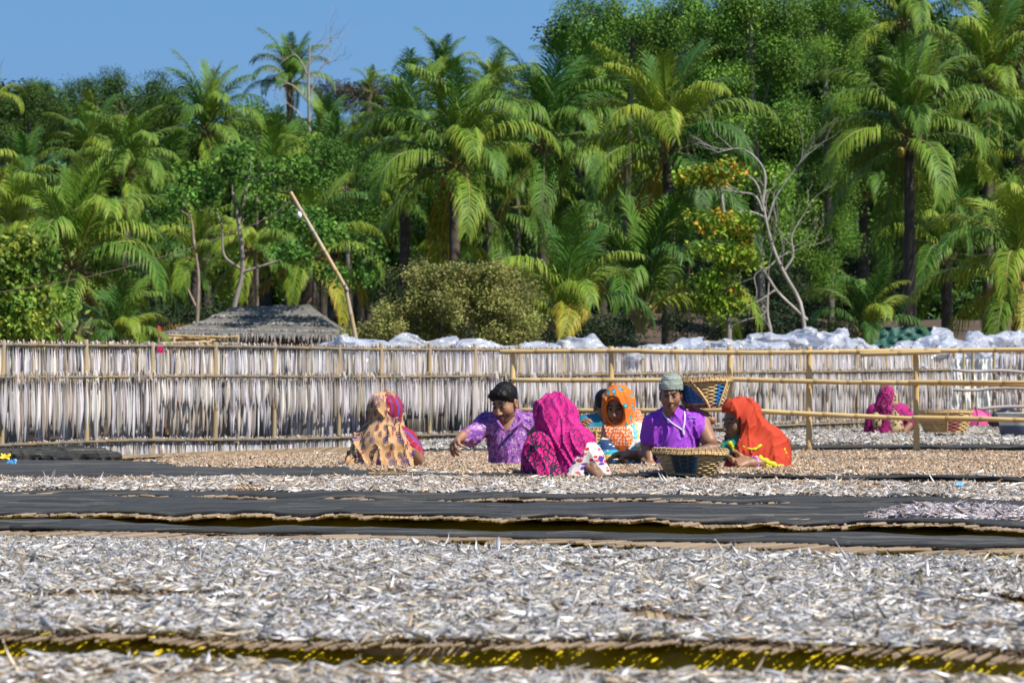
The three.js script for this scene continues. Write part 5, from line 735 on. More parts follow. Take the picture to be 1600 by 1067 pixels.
// --- man in the printed purple shirt
{
  const { g, P } = person('man', 'man in a purple printed shirt reaching his arm out to the left');
  const c = P(789, 631, .05), hd = headGeo({ c, yaw: -.5, pitch: .38, roll: .05, s: .94, skin: SK.warm, beard: true }), sL = P(759, 661, .0), sR = P(823, 661, -.02), neck = P(795, 655, .01);
  const e1 = P(739, 682, .1), w1 = P(723, 681, .26), e2 = P(834, 690, .0), w2 = P(838, 722, .16);
  mesh('body', bodyGeo([cap(c.clone().add(V(0, -.09, -.02)), .05, neck, .055), cap(P(793, 675), .082, V(0, .5, 0), .085), cap(sL, .045, e1, .037), cap(e1, .036, w1, .024), cap(sR, .045, e2, .037), cap(e2, .036, w2, .025), ...legs(.45)], [-.4, -.02, -.5], [.4, 1.2, .42], SK.warm, [hd.g, handGeo(w1, V(-.35, -.3, .5), V(.35, -.8, .2), -1, .75, SK.warm), handGeo(w2, V(.1, -.5, .6), V(-1, 0, .2), 1, .5, SK.warm)]), skinMat, g);
  const sf = shirtField(P, sL, sR, P(795, 648, .0), P(803, 700).x, .62, [cap(sL, .052, e1, .046), cap(e1, .045, w1.clone().lerp(e1, .12), .036), cap(sR, .052, e2, .046), cap(e2, .045, w2, .036)], .8);
  const dz = P(793, 675);
  garment('shirt', g, cut(.012, sf, cap(P(788, 664, .16), .028, P(793, 645, .1), .06)), [-.4, .45, -.22], [.36, 1.1, .42], cloth(T.print, .8, [.72, .72, .74]), { fold: [.010, 5, 2] });
  const col = new MB(), ln = (pts, r) => col.tube(curve(pts, 10), r, 6, [.26, .085, .33]); ln([P(776, 650, .04), P(778, 659, .11), P(787, 671, .15)], .009); ln([P(816, 650, .03), P(812, 660, .1), P(795, 673, .145)], .009); ln([P(776, 651, .03), P(795, 645, -.06), P(816, 651, .03)], .009); mesh('collar', col.geo(), M.mat, g);
  const hf = cut(.012, U(.02, ell(V(0, .043, -.02), .083, .088, .1), ell(V(0, .09, .045), .06, .03, .045), ell(V(.03, .075, .055), .045, .026, .035), ell(V(-.03, .075, .055), .045, .026, .035)), ell(V(0, -.03, .085), .08, .085, .07)); const hair = netMesh((x, y, z) => Math.max(cut(.01, hf, ell(V(0, -.08, .02), .2, .07, .14))(x, y, z), -.03 - y) + .0025 * noise(x * 34, y * 20, z * 34), [-.11, -.1, -.14], [.11, .15, .13], .0045); hair.scale(hd.s * .88, hd.s, hd.s); hair.applyQuaternion(hd.q); hair.translate(c.x, c.y, c.z); mesh('hair', hair, hairMat, g);
  const legsW = garment('trousers', g, U(.04, ...legs(.45).slice(0, 4).map(f => (x, y, z) => f(x, y, z) - .012), legs(.45)[6]), [-.3, 0, -.4], [.3, .66, .3], std([.06, .05, .06], .9), { cell: .014 });
}
// --- woman in the bright pink shawl
{
  const { g, P } = person('pink', 'woman in a bright pink shawl bending to the right, face hidden');
  const c = P(866, 653), hd = headGeo({ c, yaw: 1.5, pitch: .5, s: .84, female: true, skin: SK.dark }), sh = P(908, 690, .02), el = P(922, 712, .1), ha = P(927, 738, .18);
  mesh('body', bodyGeo([cap(c.clone().add(V(-.01, -.09, 0)), .05, P(866, 690), .07), cap(P(866, 692), .08, V(0, .5, 0), .085), cap(sh, .045, el, .036), cap(el, .035, ha, .024), cap(P(846, 690), .045, P(852, 730, .02), .035), ...legs(.4)], [-.35, -.02, -.5], [.36, 1.1, .4], SK.dark, [hd.g, handGeo(ha, V(.5, -.4, .4), V(0, -1, 0), 1, .45, SK.dark)]), skinMat, g);
  const sf = U(.055, ell(inHead(hd, 0, .025, .0), .08, .1, .108, hd.q), cap(c.clone().add(V(0, -.03, .01)), .072, P(874, 688, .03), .088), cap(P(880, 668, .02), .06, P(907, 694, .05), .062), cap(P(888, 695, .05), .095, P(893, 750, .07), .085), cap(P(893, 695, .04), .085, P(918, 700, .04), .035), cap(P(856, 692, 0), .065, P(862, 740, 0), .1));
  garment('shawl', g, sf, [-.3, .55, -.25], [.36, 1.2, .34], cloth(T.pink, .8, [.66, .66, .62]), { fold: [.013, 6, 4, .6], cx: .03 });
  garment('kameez', g, U(.05, cap(P(846, 700, .06), .085, P(843, 760, .09), .095), cap(P(866, 715, .06), .06, P(866, 760, .1), .075)), [-.3, .55, -.2], [.2, 1.0, .34], cloth(T.pinkBold, .8, [.7, .7, .66]), { fold: [.011, 9, 6, .2], cx: -.05 });
  garment('sleeve', g, U(.03, cap(P(910, 692, .03), .05, el, .058), cap(el, .056, P(936, 738, .12), .05), cap(P(905, 725, .12), .04, P(898, 752, .14), .06)), [.02, .6, -.1], [.36, 1.0, .34], cloth(T.floral, .85, [.75, .75, .75]), { fold: [.006, 5, 9], cx: .18, rad: .1 });
  garment('skirt', g, cap(P(858, 765), .17, V(0, .05, .02), .25), [-.36, 0, -.32], [.36, .62, .36], cloth(T.pinkBold, .8, [.7, .7, .66]), { cell: .014, fold: [.012, 9, 5, .2] });
}
// --- man in the teal shirt behind
{
  const { g, P } = person('teal', 'black-haired man in a teal shirt half hidden behind the orange headscarf');
  const c = P(945, 637, .03), hd = headGeo({ c, yaw: .25, pitch: .5, s: .88, skin: SK.dark }), sL = P(917, 664), sR = P(964, 664), e1 = P(912, 688, .06), w1 = P(911, 674, .2), e2 = P(972, 695), w2 = P(965, 715, .15);
  mesh('body', bodyGeo([cap(c.clone().add(V(0, -.09, -.02)), .05, P(943, 658), .055), cap(P(942, 675), .082, V(0, .5, 0), .085), cap(sL, .045, e1, .037), cap(e1, .036, w1, .024), cap(sR, .045, e2, .037), cap(e2, .036, w2, .025), ...legs(.45)], [-.4, -.02, -.5], [.4, 1.2, .42], SK.dark, [hd.g, handGeo(w1, V(-.1, .55, .5), V(.6, -.3, .3), -1, .7, SK.mid), handGeo(w2, V(.1, -.5, .6), V(-1, 0, .2), 1, .5, SK.dark)]), skinMat, g);
  garment('shirt', g, shirtField(P, sL, sR, P(943, 657), 0, .6, [cap(sL, .058, e1, .05), cap(e1, .048, w1.clone().lerp(e1, .3), .038), cap(sR, .056, e2, .05), cap(e2, .048, w2, .036)], .85), [-.36, .4, -.22], [.34, 1.1, .36], cloth(T.tealShirt), { fold: [.006, 5, 3], cell: .009 });
  const hf = cut(.012, U(.02, ell(V(0, .042, -.02), .082, .086, .1), ell(V(0, .085, .04), .058, .03, .045)), ell(V(0, -.03, .085), .08, .088, .07)); const hair = netMesh((x, y, z) => Math.max(hf(x, y, z), -.035 - y) + .003 * noise(x * 50, y * 30, z * 50), [-.11, -.1, -.14], [.11, .15, .13], .005); hair.scale(hd.s * .88, hd.s, hd.s); hair.applyQuaternion(hd.q); hair.translate(c.x, c.y, c.z); mesh('hair', hair, hairMat, g);
  garment('trousers', g, U(.04, ...legs(.45).slice(0, 4).map(f => (x, y, z) => f(x, y, z) - .012), legs(.45)[6]), [-.3, 0, -.4], [.3, .66, .3], std([.05, .05, .07], .9), { cell: .016 });
}
// --- woman in the orange headscarf
{
  const { g, P } = person('orange', 'woman in an orange dotted headscarf over a blue and yellow printed dress');
  const c = P(965, 637, .03), hd = headGeo({ c, yaw: -.3, pitch: .25, s: .85, female: true, skin: SK.mid }), el = P(1014, 713, .12), ha = P(978, 708, .26);
  mesh('body', bodyGeo([cap(c.clone().add(V(0, -.09, -.02)), .045, P(972, 680), .06), cap(P(978, 690), .078, V(0, .5, 0), .085), cap(P(1002, 682), .045, el, .038), cap(el, .037, ha, .025), cap(P(953, 685), .045, P(948, 712, .1), .04), ...legs(.4)], [-.35, -.02, -.5], [.35, 1.1, .42], SK.warm, [hd.g, handGeo(ha, V(-.6, -.05, .25), V(0, -1, .25), 1, .4, SK.warm)]), skinMat, g);
  const q = hd.q, open = ell(inHead(hd, 0, -.006, .105), .062, .088, .075, q);
  garment('headscarf', g, cut(.014, U(.03, ell(inHead(hd, 0, .025, -.014), .09, .11, .115, hd.q), cap(c.clone().add(V(.004, -.05, .0)), .085, P(970, 672, .03), .09)), open), [-.24, .75, -.2], [.2, 1.2, .24], cloth(T.orangeTeal, .85, [.75, .75, .75]), { fold: [.008, 5, 7], cell: .006, rad: .11, cx: c.x });
  const pts = []; for (let k = 0; k <= 28; k++) { const a = k / 28 * Math.PI * 2; pts.push(inHead(hd, Math.cos(a) * .066, -.006 + Math.sin(a) * .092, .085 - Math.abs(Math.cos(a)) * .02)); } const rim = new MB(); rim.tube(pts, .009, 6, [.78, .2, .02], false); mesh('scarf_edge', rim.geo(), M.mat, g);
  garment('scarf_drape', g, cut(.012, U(.05, cap(P(968, 660, -.01), .08, P(972, 690, .05), .112), cap(P(984, 655, -.03), .07, P(1001, 704, .02), .075), cap(P(957, 672, .04), .055, P(958, 692, .09), .065)), open), [-.24, .7, -.2], [.26, 1.1, .28], cloth(T.orange, .85, [.72, .72, .72]), { fold: [.007, 6, 5, .5], cell: .0065 });
  garment('dress', g, U(.05, cap(P(980, 692, .02), .13, P(985, 740, .0), .17), cap(P(1000, 688, .02), .075, el, .06), cap(P(1003, 695, .06), .07, P(985, 715, .1), .06)), [-.34, .5, -.25], [.34, 1.05, .3], cloth(T.blueYellow), { fold: [.007, 7, 6, .6] });
  garment('sleeve', g, U(.03, cap(P(955, 688, .06), .06, P(946, 705, .12), .062), cap(P(946, 705, .12), .06, P(955, 722, .16), .055)), [-.3, .6, -.1], [.1, 1.0, .34], cloth(T.stripes), { cx: -.12, rad: .1, fold: [.005, 5, 2] });
  garment('cuff', g, cap(P(1011, 708, .1), .058, P(1017, 718, .13), .056), [.0, .6, -.1], [.34, .98, .3], cloth(T.red, .85, [1.1, 1.15, 1]), {});
  garment('skirt', g, cap(V(0, .62, 0), .17, V(0, .05, 0), .25), [-.36, 0, -.32], [.36, .66, .34], cloth(T.blueYellow), { cell: .016, fold: [.012, 9, 5, .2] });
}
// --- boy with the basket on his shoulder
let boyHand, boyP;
{
  const { g, P } = person('boy', 'boy in a plain purple shirt and knit cap carrying a basket on his shoulder'); boyP = P;
  const c = P(1048, 618, .04), hd = headGeo({ c, yaw: -.12, pitch: .14, s: .83, skin: SK.mid }), sL = P(1024, 661), sR = P(1085, 658), e1 = P(1013, 695, -.03), w1 = P(1016, 726, .04), e2 = P(1107, 689, .06), w2 = P(1101, 650, -.02);
  mesh('body', bodyGeo([cap(c.clone().add(V(0, -.09, -.02)), .048, P(1053, 654), .052), cap(P(1055, 675), .082, V(0, .5, 0), .085), cap(sL, .043, e1, .036), cap(e1, .035, w1, .023), cap(sR, .043, e2, .036), cap(e2, .037, w2, .024), ...legs(.45)], [-.4, -.02, -.5], [.4, 1.2, .42], SK.mid, [hd.g, handGeo(w2, V(-.55, .32, -.1), V(.2, 1, .1), -1, .12, SK.mid), handGeo(w1, V(.5, -.3, .5), V(0, -1, .2), -1, .4, SK.mid)]), skinMat, g); boyHand = w2;
  const sf = shirtField(P, sL, sR, P(1052, 645), P(1063, 700).x, .6, [cap(sL, .05, sL.clone().lerp(e1, .72), .048), cap(sR, .05, sR.clone().lerp(e2, .42), .048)], .78);
  garment('shirt', g, cut(.01, sf, cap(P(1058, 665, .18), .012, P(1052, 634, .1), .042)), [-.36, .4, -.22], [.36, 1.1, .3], cloth(T.polo, .75, [1, 1.05, .9]), { fold: [.011, 5, 11] });
  const tr = new MB(); const onShirt = (x, y) => { let lo = .3, hi = 0; for (let k = 0; k < 24; k++) { const m = (lo + hi) / 2, p = P(x, y, m); sf(p.x, p.y, p.z) > 0 ? lo = m : hi = m; } return P(x, y, hi + .004); };
  tr.tube(curve([P(1035, 644, .03), onShirt(1040, 652), onShirt(1049, 661), onShirt(1064, 671)], 12), .006, 5, [.6, .55, .66]); tr.tube(curve([P(1069, 643, .03), onShirt(1069, 651), onShirt(1068, 661), onShirt(1066, 671)], 12), .006, 5, [.6, .55, .66]); tr.tube([onShirt(1065, 671), onShirt(1067, 679)], .008, 5, [.5, .46, .6]); mesh('collar_trim', tr.geo(), M.mat, g);
  const lg = new MB(); lg.tube([1074, 1077, 1080, 1083, 1086].map((x, k) => onShirt(x, 651.5 + (k % 2) * 1.6)), .003, 5, [.3, .32, .62]); mesh('chest_emblem', lg.geo(), M.mat, g);
  const cf = cut(.01, U(.03, ell(V(0, .052, -.012), .091, .082, .107), ell(V(.01, .1, -.03), .07, .045, .085)), ell(V(0, -.05, .05), .2, .098, .2)); const kc = netMesh((x, y, z) => Math.max(cf(x, y, z), .035 - y) + .0014 * Math.sin(y * 420) + .003 * noise(x * 30, y * 20, z * 30) , [-.12, -.02, -.15], [.12, .22, .14], .0045); kc.scale(hd.s * .88, hd.s * .96, hd.s * .97); kc.applyQuaternion(hd.q); kc.translate(c.x, c.y, c.z); mesh('knit_cap', cylUV(kc, c.x, c.z, .1), cloth(T.knit, .95), g);
  const hf = cut(.01, ell(V(0, .03, -.022), .08, .085, .098), ell(V(0, -.02, .1), .1, .09, .09)); const hair = netMesh((x, y, z) => Math.max(hf(x, y, z), -.025 - y), [-.11, -.06, -.14], [.11, .13, .12], .006); hair.scale(hd.s * .88, hd.s, hd.s); hair.applyQuaternion(hd.q); hair.translate(c.x, c.y, c.z); mesh('hair', hair, hairMat, g);
  garment('trousers', g, U(.04, ...legs(.45).slice(0, 4).map(f => (x, y, z) => f(x, y, z) - .012), legs(.45)[6]), [-.3, 0, -.4], [.3, .66, .3], std([.03, .035, .07], .9), { cell: .014 });
}
// --- woman in the orange-red shawl
{
  const { g, P } = person('red', 'woman in an orange-red shawl with a lime border leaning left over the basket');
  const c = P(1154, 661, .04), hd = headGeo({ c, yaw: -1.1, pitch: .14, roll: 0, s: .91, female: true, skin: SK.dark }), e1 = P(1130, 707, .06), w1 = P(1106, 701, .1), e2 = P(1194, 727, .12), w2 = P(1168, 722, .24);
  mesh('body', bodyGeo([cap(c.clone().add(V(.01, -.09, -.01)), .046, P(1172, 692), .06), cap(P(1178, 695), .08, V(0, .5, 0), .085), cap(P(1152, 692), .045, e1, .036), cap(e1, .035, w1, .024), cap(P(1204, 692), .045, e2, .038), cap(e2, .036, w2, .025), ...legs(.4)], [-.36, -.02, -.5], [.36, 1.1, .45], SK.dark, [hd.g, handGeo(w1, V(-.55, -.08, .15), V(0, -1, .2), -1, .3, SK.dark), handGeo(w2, V(-.6, .0, .2), V(0, .6, .4), 1, .4, SK.mid)]), skinMat, g);
  const open = U(.03, ell(inHead(hd, 0, -.012, .112), .085, .102, .1, hd.q), ell(inHead(hd, 0, -.1, .1), .06, .06, .07, hd.q));
  const shf = cut(.014, U(.05, ell(inHead(hd, 0, .03, -.016), .088, .108, .11, hd.q), cap(c.clone().add(V(.03, -.02, 0)), .084, P(1182, 692, .0), .108), cap(P(1186, 694, .03), .105, P(1200, 735, .06), .1), cap(P(1165, 693, .05), .07, P(1172, 708, .09), .08), cap(P(1204, 700, .0), .1, P(1212, 745, .0), .09), cap(P(1150, 693, .07), .055, P(1168, 708, .1), .065), cap(P(1188, 712, .08), .07, P(1200, 735, .1), .07)), open); garment('shawl', g, shf, [-.3, .55, -.26], [.36, 1.2, .32], cloth(T.red, .85, [.54, .6, .66]), { fold: [.014, 6, 14, .6], cx: .02 });
  garment('dress', g, U(.05, cap(P(1158, 705, .05), .075, P(1160, 745, .06), .11)), [-.3, .5, -.2], [.25, 1.0, .3], std([.33, .012, .012], .8), { fold: [.008, 6, 3] });
  garment('sleeve', g, U(.02, cap(P(1150, 692, .06), .05, P(1136, 704, .08), .045), cap(P(1136, 704, .08), .045, P(1126, 708, .08), .04)), [-.3, .6, -.1], [.1, 1.0, .3], std([.01, .17, .12], .8), { fold: [.004, 5, 3] });
  const b = new MB(), lime = [.52, .50, .02]; const L = (pts, r) => { const q = curve(pts.map(([x, y, z]) => { let lo = .34, hi = -.05; const a = P(x, y, lo); for (let k = 0; k < 60; k++) { a.z = P(x, y, lerp(lo, hi, k / 60)).z; if (shf(a.x, a.y, a.z) < 0) break; } return shf(a.x, a.y, a.z) < .02 ? a.add(V(0, 0, -.002)) : P(x, y, z); }), 18); b.tube(q, q.map((_, k) => r * (1 + .25 * Math.sin(k * 1.7))), 7, lime); };
  L([[1136, 690, .13], [1144, 701, .145], [1153, 711, .165], [1165, 714, .17], [1180, 714, .175]], .013); L([[1180, 714, .17], [1192, 720, .16], [1206, 726, .15], [1222, 731, .1], [1232, 734, .05]], .017); L([[1186, 722, .16], [1200, 729, .16], [1218, 735, .1]], .015); L([[1222, 700, .0], [1227, 715, .0], [1231, 732, .0]], .009); L([[1150, 692, .12], [1162, 699, .13], [1175, 701, .14], [1186, 694, .13]], .008);
  mesh('lime_border', b.geo(), M.mat, g);
  const bg = new MB(), bp = w2.clone().lerp(e2, .12), ax = e2.clone().sub(w2).normalize(), u1 = V(0, 1, 0).addScaledVector(ax, -ax.y).normalize(), u2 = V(0, 0, 0).crossVectors(ax, u1); for (const o of [0, .014]) { const ps = []; for (let k = 0; k <= 20; k++) { const a = k / 20 * 6.2832; ps.push(bp.clone().addScaledVector(ax, o).addScaledVector(u1, Math.cos(a) * .034).addScaledVector(u2, Math.sin(a) * .034)); } bg.tube(ps, .006, 6, [.55, .18, .62]); } mesh('bangle', bg.geo(), std([1, 1, 1], .25, { vertexColors: true }), g);
  garment('skirt', g, cap(V(0, .62, 0), .17, V(0, .05, 0), .25), [-.36, 0, -.32], [.36, .66, .34], std([.3, .02, .015], .85), { cell: .016, fold: [.012, 9, 5, .2] });
}
// --- woman far behind the bamboo frame
{
  const { g, P } = person('far', 'woman far behind the bamboo frame in magenta and cream prints, seen from behind');
  const c = P(1386, 619), hd = headGeo({ c, yaw: 2.2, pitch: .3, s: .95, female: true, skin: SK.dark }), sh = P(1412, 645), e = P(1424, 662, .03), h = P(1410, 674, .16);
  mesh('body', bodyGeo([cap(c.clone().add(V(0, -.1, 0)), .05, P(1388, 640), .07), cap(P(1388, 645), .082, V(0, .5, 0), .085), cap(sh, .045, e, .04), cap(e, .042, h, .03), ...legs(.4)], [-.35, -.02, -.5], [.36, 1.2, .35], SK.dark, [hd.g, handGeo(h, V(.5, -.3, .3), V(0, -1, .2), 1, .4, SK.dark)]), skinMat, g);
  garment('headscarf', g, U(.05, ell(c, .085, .115, .1), cap(c.clone().add(V(-.02, -.05, .02)), .085, P(1378, 636, .04), .075)), [-.3, .8, -.25], [.3, 1.36, .3], cloth(T.farPink), { fold: [.008, 5, 4], cell: .011 });
  garment('scarf_end', g, U(.05, ell(c.clone().add(V(.055, -.07, .0)), .062, .13, .08), cap(P(1392, 646, .06), .07, P(1398, 672, .1), .08), cap(P(1368, 648, .05), .05, P(1372, 662, .07), .06)), [-.3, .5, -.25], [.3, 1.3, .32], cloth(T.farCream), { fold: [.008, 5, 5], cell: .011 });
  garment('dress', g, U(.06, cap(P(1374, 646), .07, P(1404, 646), .07), cap(P(1390, 645), .13, P(1388, 690), .19), cap(P(1366, 645), .075, P(1362, 676), .075), cap(sh, .07, e, .06)), [-.4, .35, -.3], [.4, 1.15, .32], cloth(T.farPink), { fold: [.012, 7, 6, .5], cell: .012 });
  garment('skirt', g, cap(V(0, .5, 0), .18, V(0, .05, 0), .26), [-.38, 0, -.34], [.38, .66, .36], cloth(T.farPink), { cell: .02, fold: [.012, 9, 5, .2] });
}
// ------------------------------------------------------------------ wicker baskets
function basket(label, pos, rt, rb, h, o = {}) {
  const g = thing('wicker_basket', label, 'basket', pos), r = rng(o.seed ?? 1), cane = (t) => [.70 * t, .49 * t, .23 * t], blue = [.02, .2, .5], rad = t => lerp(rb, rt, Math.pow(t, .8)), rows = o.rows ?? 13;
  const paintAt = (a, t) => { for (const p of o.paint ?? []) if (t > p.t0 && t < p.t1 && Math.abs(((a - p.a + Math.PI * 5) % (Math.PI * 2)) - Math.PI) < p.w * (p.tri ? (p.tri > 0 ? t : 1 - t) : 1)) return p.c ?? blue; return null; };
  const liner = new MB(), n = 40; for (let j = 0; j <= 8; j++) for (let k = 0; k <= n; k++) { const a = k / n * 6.2832, t = j / 8, rr0 = rad(t) - .005; liner.v(Math.sin(a) * rr0, t * h, Math.cos(a) * rr0, cane(.55)); } for (let j = 0; j < 8; j++) for (let k = 0; k < n; k++) { const v = j * (n + 1) + k; liner.q(v, v + 1, v + n + 2, v + n + 1); } const cc = liner.v(0, .004, 0, cane(.5)); for (let k = 0; k < n; k++) liner.t(cc, k + 1, k); mesh('liner', liner.geo(), M.mat, g);
  const stakes = 24; for (let j = 0; j < rows; j++) { const m = new MB(), t = (j + .5) / rows, pts = [], cols = [], tone = rr(.78, 1.12, r); for (let k = 0; k <= stakes * 4; k++) { const a = k / (stakes * 4) * 6.2832, w = Math.cos(a * stakes / 2 + (j % 2) * Math.PI) * .0035; pts.push(V(Math.sin(a) * (rad(t) + w), t * h, Math.cos(a) * (rad(t) + w))); const pc = paintAt(a, t); cols.push(pc ? pc.map(c => c * rr(.75, 1.2, r)) : cane(tone * rr(.85, 1.1, r))); } m.tube(pts, h / rows * .5, 5, u => cols[Math.round(u * stakes * 4)], false); mesh('weave_strand', m.geo(), M.mat, g); }
  const st = new MB(); for (let k = 0; k < stakes; k++) { const a = (k + .5) / stakes * 6.2832; st.tube([V(Math.sin(a) * rad(0), 0, Math.cos(a) * rad(0)), V(Math.sin(a) * rad(.5), h * .5, Math.cos(a) * rad(.5)), V(Math.sin(a) * rad(1), h, Math.cos(a) * rad(1))], .0032, 4, cane(.9)); } mesh('stakes', st.geo(), M.mat, g).userData.kind = 'stuff';
  const rim = new MB(); for (const [dy, dr, c] of [[0, .004, cane(.8)], [.009, .001, [.28, .17, .10]], [-.008, .006, cane(.95)]]) { const pts = []; for (let k = 0; k <= 60; k++) { const a = k / 60 * 6.2832; pts.push(V(Math.sin(a) * (rt + dr), h + dy + .002 * Math.sin(a * 5), Math.cos(a) * (rt + dr))); } rim.tube(pts, .0065, 6, c, false); } for (let k = 0; k < 34; k++) { const a = k / 34 * 6.2832, p = []; for (let j = 0; j <= 8; j++) { const b = j / 8 * 6.28; p.push(V(Math.sin(a + j * .006) * (rt + .004 + Math.cos(b) * .013), h + Math.sin(b) * .018, Math.cos(a + j * .006) * (rt + .004 + Math.cos(b) * .013))); } rim.tube(p, .0022, 4, cane(.7), false); } mesh('rim', rim.geo(), M.mat, g);
  for (const [a0, t0, a1, t1] of o.ribs ?? []) { const m = new MB(), pts = []; for (let k = 0; k <= 8; k++) { const t = lerp(t0, t1, k / 8), a = lerp(a0, a1, k / 8); pts.push(V(Math.sin(a) * (rad(t) + .012), t * h, Math.cos(a) * (rad(t) + .012))); } m.tube(pts, .0065, 6, cane(.95)); mesh('rib', m.geo(), M.bamboo, g); }
  if (o.fill) { const list = []; for (let k = 0; k < o.fill; k++) { const a = r() * 6.28, q = Math.sqrt(r()) * (rt - .02); list.push([a, q]); } const im = new THREE.InstancedMesh(chipKinds[1], M.fish, list.length), c = new THREE.Color(); list.forEach(([a, q], i) => { im.setMatrixAt(i, new THREE.Matrix4().compose(V(Math.sin(a) * q, h - .02 + .02 * (1 - q / rt) + r() * .01, Math.cos(a) * q), new THREE.Quaternion().setFromEuler(new THREE.Euler(r(), r() * 6, r())), V(1, 1, 1).multiplyScalar(rr(.02, .04, r)))); im.setColorAt(i, c.setRGB(...pick(brownChip, r))); }); im.name = 'scraps'; im.userData.kind = 'stuff'; g.add(im); const dk = new THREE.Mesh(new THREE.CircleGeometry(rad(.85) - .006, 30).rotateX(-Math.PI / 2), std([.3, .21, .13], .9)); dk.position.y = h * .85; dk.name = 'scrap_bed'; g.add(dk); }
  return g;
}
{
  const p = at(1078, 745, 13.75); p.y = TOP + .01; basket('low round wicker basket with a blue patch standing on the rack between the women', p, .168, .105, .112, { seed: 3, rows: 11, fill: 260, paint: [{ a: -.3, w: .36, t0: .12, t1: .9, c: [.06, .09, .1] }, { a: .08, w: .09, t0: .1, t1: .85, c: [.03, .17, .32] }] }).rotation.z = -.015;
  const q = boyP(1101, 638, -.06).add(scene.children.find(o => o.userData.label?.startsWith('boy')).position); basket('wicker basket with blue painted triangles carried on the boy\'s shoulder', q, .147, .095, .155, { seed: 4, rows: 16, fill: 0, paint: [{ a: -.8, w: .95, t0: .18, t1: .8, tri: -1 }, { a: .72, w: .24, t0: .12, t1: .82 }, { a: 0, w: 3, t0: 0, t1: .12, c: [.3, .12, .13] }], ribs: [[-.5, 1.0, .22, .02], [.95, 1, .7, .05]] }).rotation.z = .03;
  const s = at(926, 712, 16.75); basket('wicker basket half hidden between the pink shawl and the orange headscarf', s, .105, .085, .15, { seed: 5, rows: 14, fill: 0, ribs: [[.15, 1, .2, 0]] });
  const t = at(1477, 678, 27.5); t.y = Math.max(t.y, TOP + .03); basket('large wicker basket on the far heap right of the woman in magenta prints', t, .26, .19, .2, { seed: 6, rows: 12, fill: 0, paint: [{ a: .2, w: .3, t0: .05, t1: .8, c: [.36, .12, .1] }], ribs: [[-.9, 1, -.4, 0], [-.05, 1, -.05, 0]] });
}
// ------------------------------------------------------------------ things at the far right
{
  const p = at(1524, 652, 33.5), g = thing('umbrella', 'pink round umbrella lying open behind the grey pole frame', 'umbrella', [p.x, TOP + .02, p.z]), m = new MB(), n = 32, q = 10, R0 = .24, H0 = .2;
  for (let j = 0; j <= q; j++) for (let k = 0; k <= n; k++) { const a = k / n * 6.2832, t = j / q, sc = 1 - .05 * Math.abs(Math.sin(a * 4)) * t; m.v(Math.sin(a) * R0 * Math.sin(t * 1.57) * sc, H0 * Math.cos(t * 1.5), Math.cos(a) * R0 * Math.sin(t * 1.57) * sc, null); } for (let j = 0; j < q; j++) for (let k = 0; k < n; k++) { const v = j * (n + 1) + k; m.q(v, v + 1, v + n + 2, v + n + 1); }
  mesh('canopy', m.geo(), std([.55, .06, .22], .55), g); const s = new MB(); for (let k = 0; k < 8; k++) { const a = k / 8 * 6.2832, pts = []; for (let j = 0; j <= 8; j++) { const t = j / 8; pts.push(V(Math.sin(a) * R0 * Math.sin(t * 1.57) * 1.01, H0 * Math.cos(t * 1.5) + .004, Math.cos(a) * R0 * Math.sin(t * 1.57) * 1.01)); } s.tube(pts, .005, 4, [.12, .02, .06]); } mesh('ribs', s.geo(), M.mat, g);
  const st = new MB(); st.tube([V(0, H0 + .03, 0), V(.02, -.02, .02)], .007, 6, [.05, .05, .05]); mesh('shaft', st.geo(), M.mat, g);
}
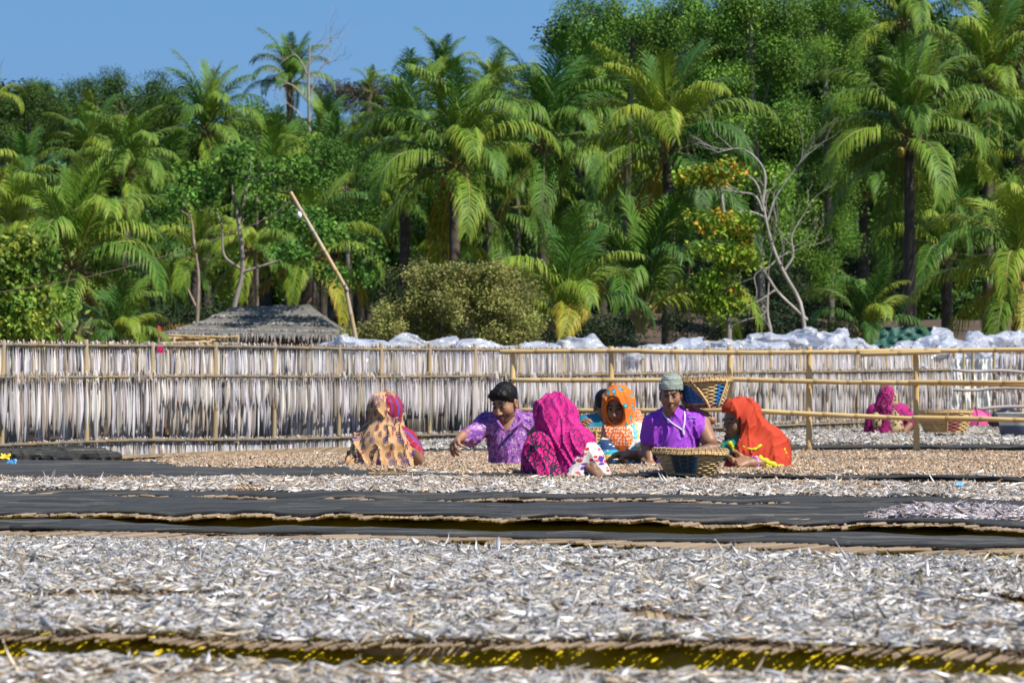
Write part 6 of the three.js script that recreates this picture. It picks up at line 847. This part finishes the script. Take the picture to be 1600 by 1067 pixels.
{
  const p = at(1596, 676, 26.5), g = thing('plastic_tub', 'translucent whitish plastic tub with a blue base cut by the right edge', 'tub', [p.x, TOP + .02, p.z]), prof = [[.001, 0], [.17, 0], [.185, .02], [.2, .1], [.215, .19], [.235, .195], [.235, .205], [.21, .2], [.2, .19], [.17, .02], [.001, .015]].map(a => new THREE.Vector2(...a));
  mesh('bowl', new THREE.LatheGeometry(prof, 40), phy([.62, .64, .62], .35, { transmission: .3, thickness: 0 }), g); const b = new THREE.LatheGeometry([[.175, -.004], [.192, .02], [.203, .085], [.207, .085], [.196, .018], [.178, -.008]].map(a => new THREE.Vector2(...a)), 40); mesh('blue_base', b, std([.05, .08, .15], .4), g);
  const k = at(1575, 642, 33), bag = mesh('black_sack', netMesh(fold(U(.06, ell(V(0, .1, 0), .16, .11, .12), ell(V(-.12, .06, .02), .1, .07, .1), ell(V(.13, .07, 0), .1, .08, .1)), folds(.014, 5, 3)), [-.32, -.06, -.25], [.32, .28, .25], .012), std([.015, .02, .03], .5), scene); bag.position.set(k.x, TOP + .02, k.z); tag(bag, 'slumped black sack right of the pink umbrella', 'sack');
}
{ // black net bunched up at the foot of the fence
  const p = at(95, 716, 17.9), f = U(.08, ell(V(-.28, .0, 0), .2, .045, .14), ell(V(.0, .0, .02), .22, .06, .16), ell(V(.22, .0, 0), .16, .04, .12), ell(V(-.5, 0, .05), .2, .03, .14)); p.y = TOP + .005;
  const o = mesh('bunched_net', cylUV(netMesh(fold(f, folds(.012, 3, 21, 2)), [-.78, -.09, -.24], [.46, .12, .26], .012), 0, 0, .3), M.net, scene); o.position.copy(p); tag(o, 'black net bunched in a low ridge at the foot of the fence on the left', 'net');
}
{ // scraps of coloured plastic lying about
  const scrap = (label, p, s, c, name) => { const m = new MB(), n = 8; for (let j = 0; j <= n; j++) for (let k = 0; k <= n; k++) m.v((k / n - .5) * s, .25 * s * noise(k * .5, j * .5, s * 90) + .15 * s, (j / n - .5) * s, null); for (let j = 0; j < n; j++) for (let k = 0; k < n; k++) { const v = j * (n + 1) + k; m.q(v, v + 1, v + n + 2, v + n + 1); } const o = mesh(name, m.geo(), std(c, .4), scene); o.position.copy(p); o.rotation.x = .5; tag(o, label, 'scrap'); };
  const a = at(1500, 769, 11.6); a.y = TOP + .03; scrap('tiny light blue plastic scrap among the whitish fish on the right', a, .03, [.12, .4, .62], 'plastic_scrap');
  const b = at(8, 722, 16.6); b.y = TOP + .03; scrap('yellow plastic scrap on the net at the left edge', b, .055, [.7, .5, .02], 'plastic_scrap');
  const e = at(18, 728, 15.6); e.y = TOP + .02; scrap('blue plastic scrap on the net at the left edge, below the yellow one', e, .05, [.05, .2, .4], 'plastic_scrap');
}
shade(scene);
renderer.render(scene, camera);
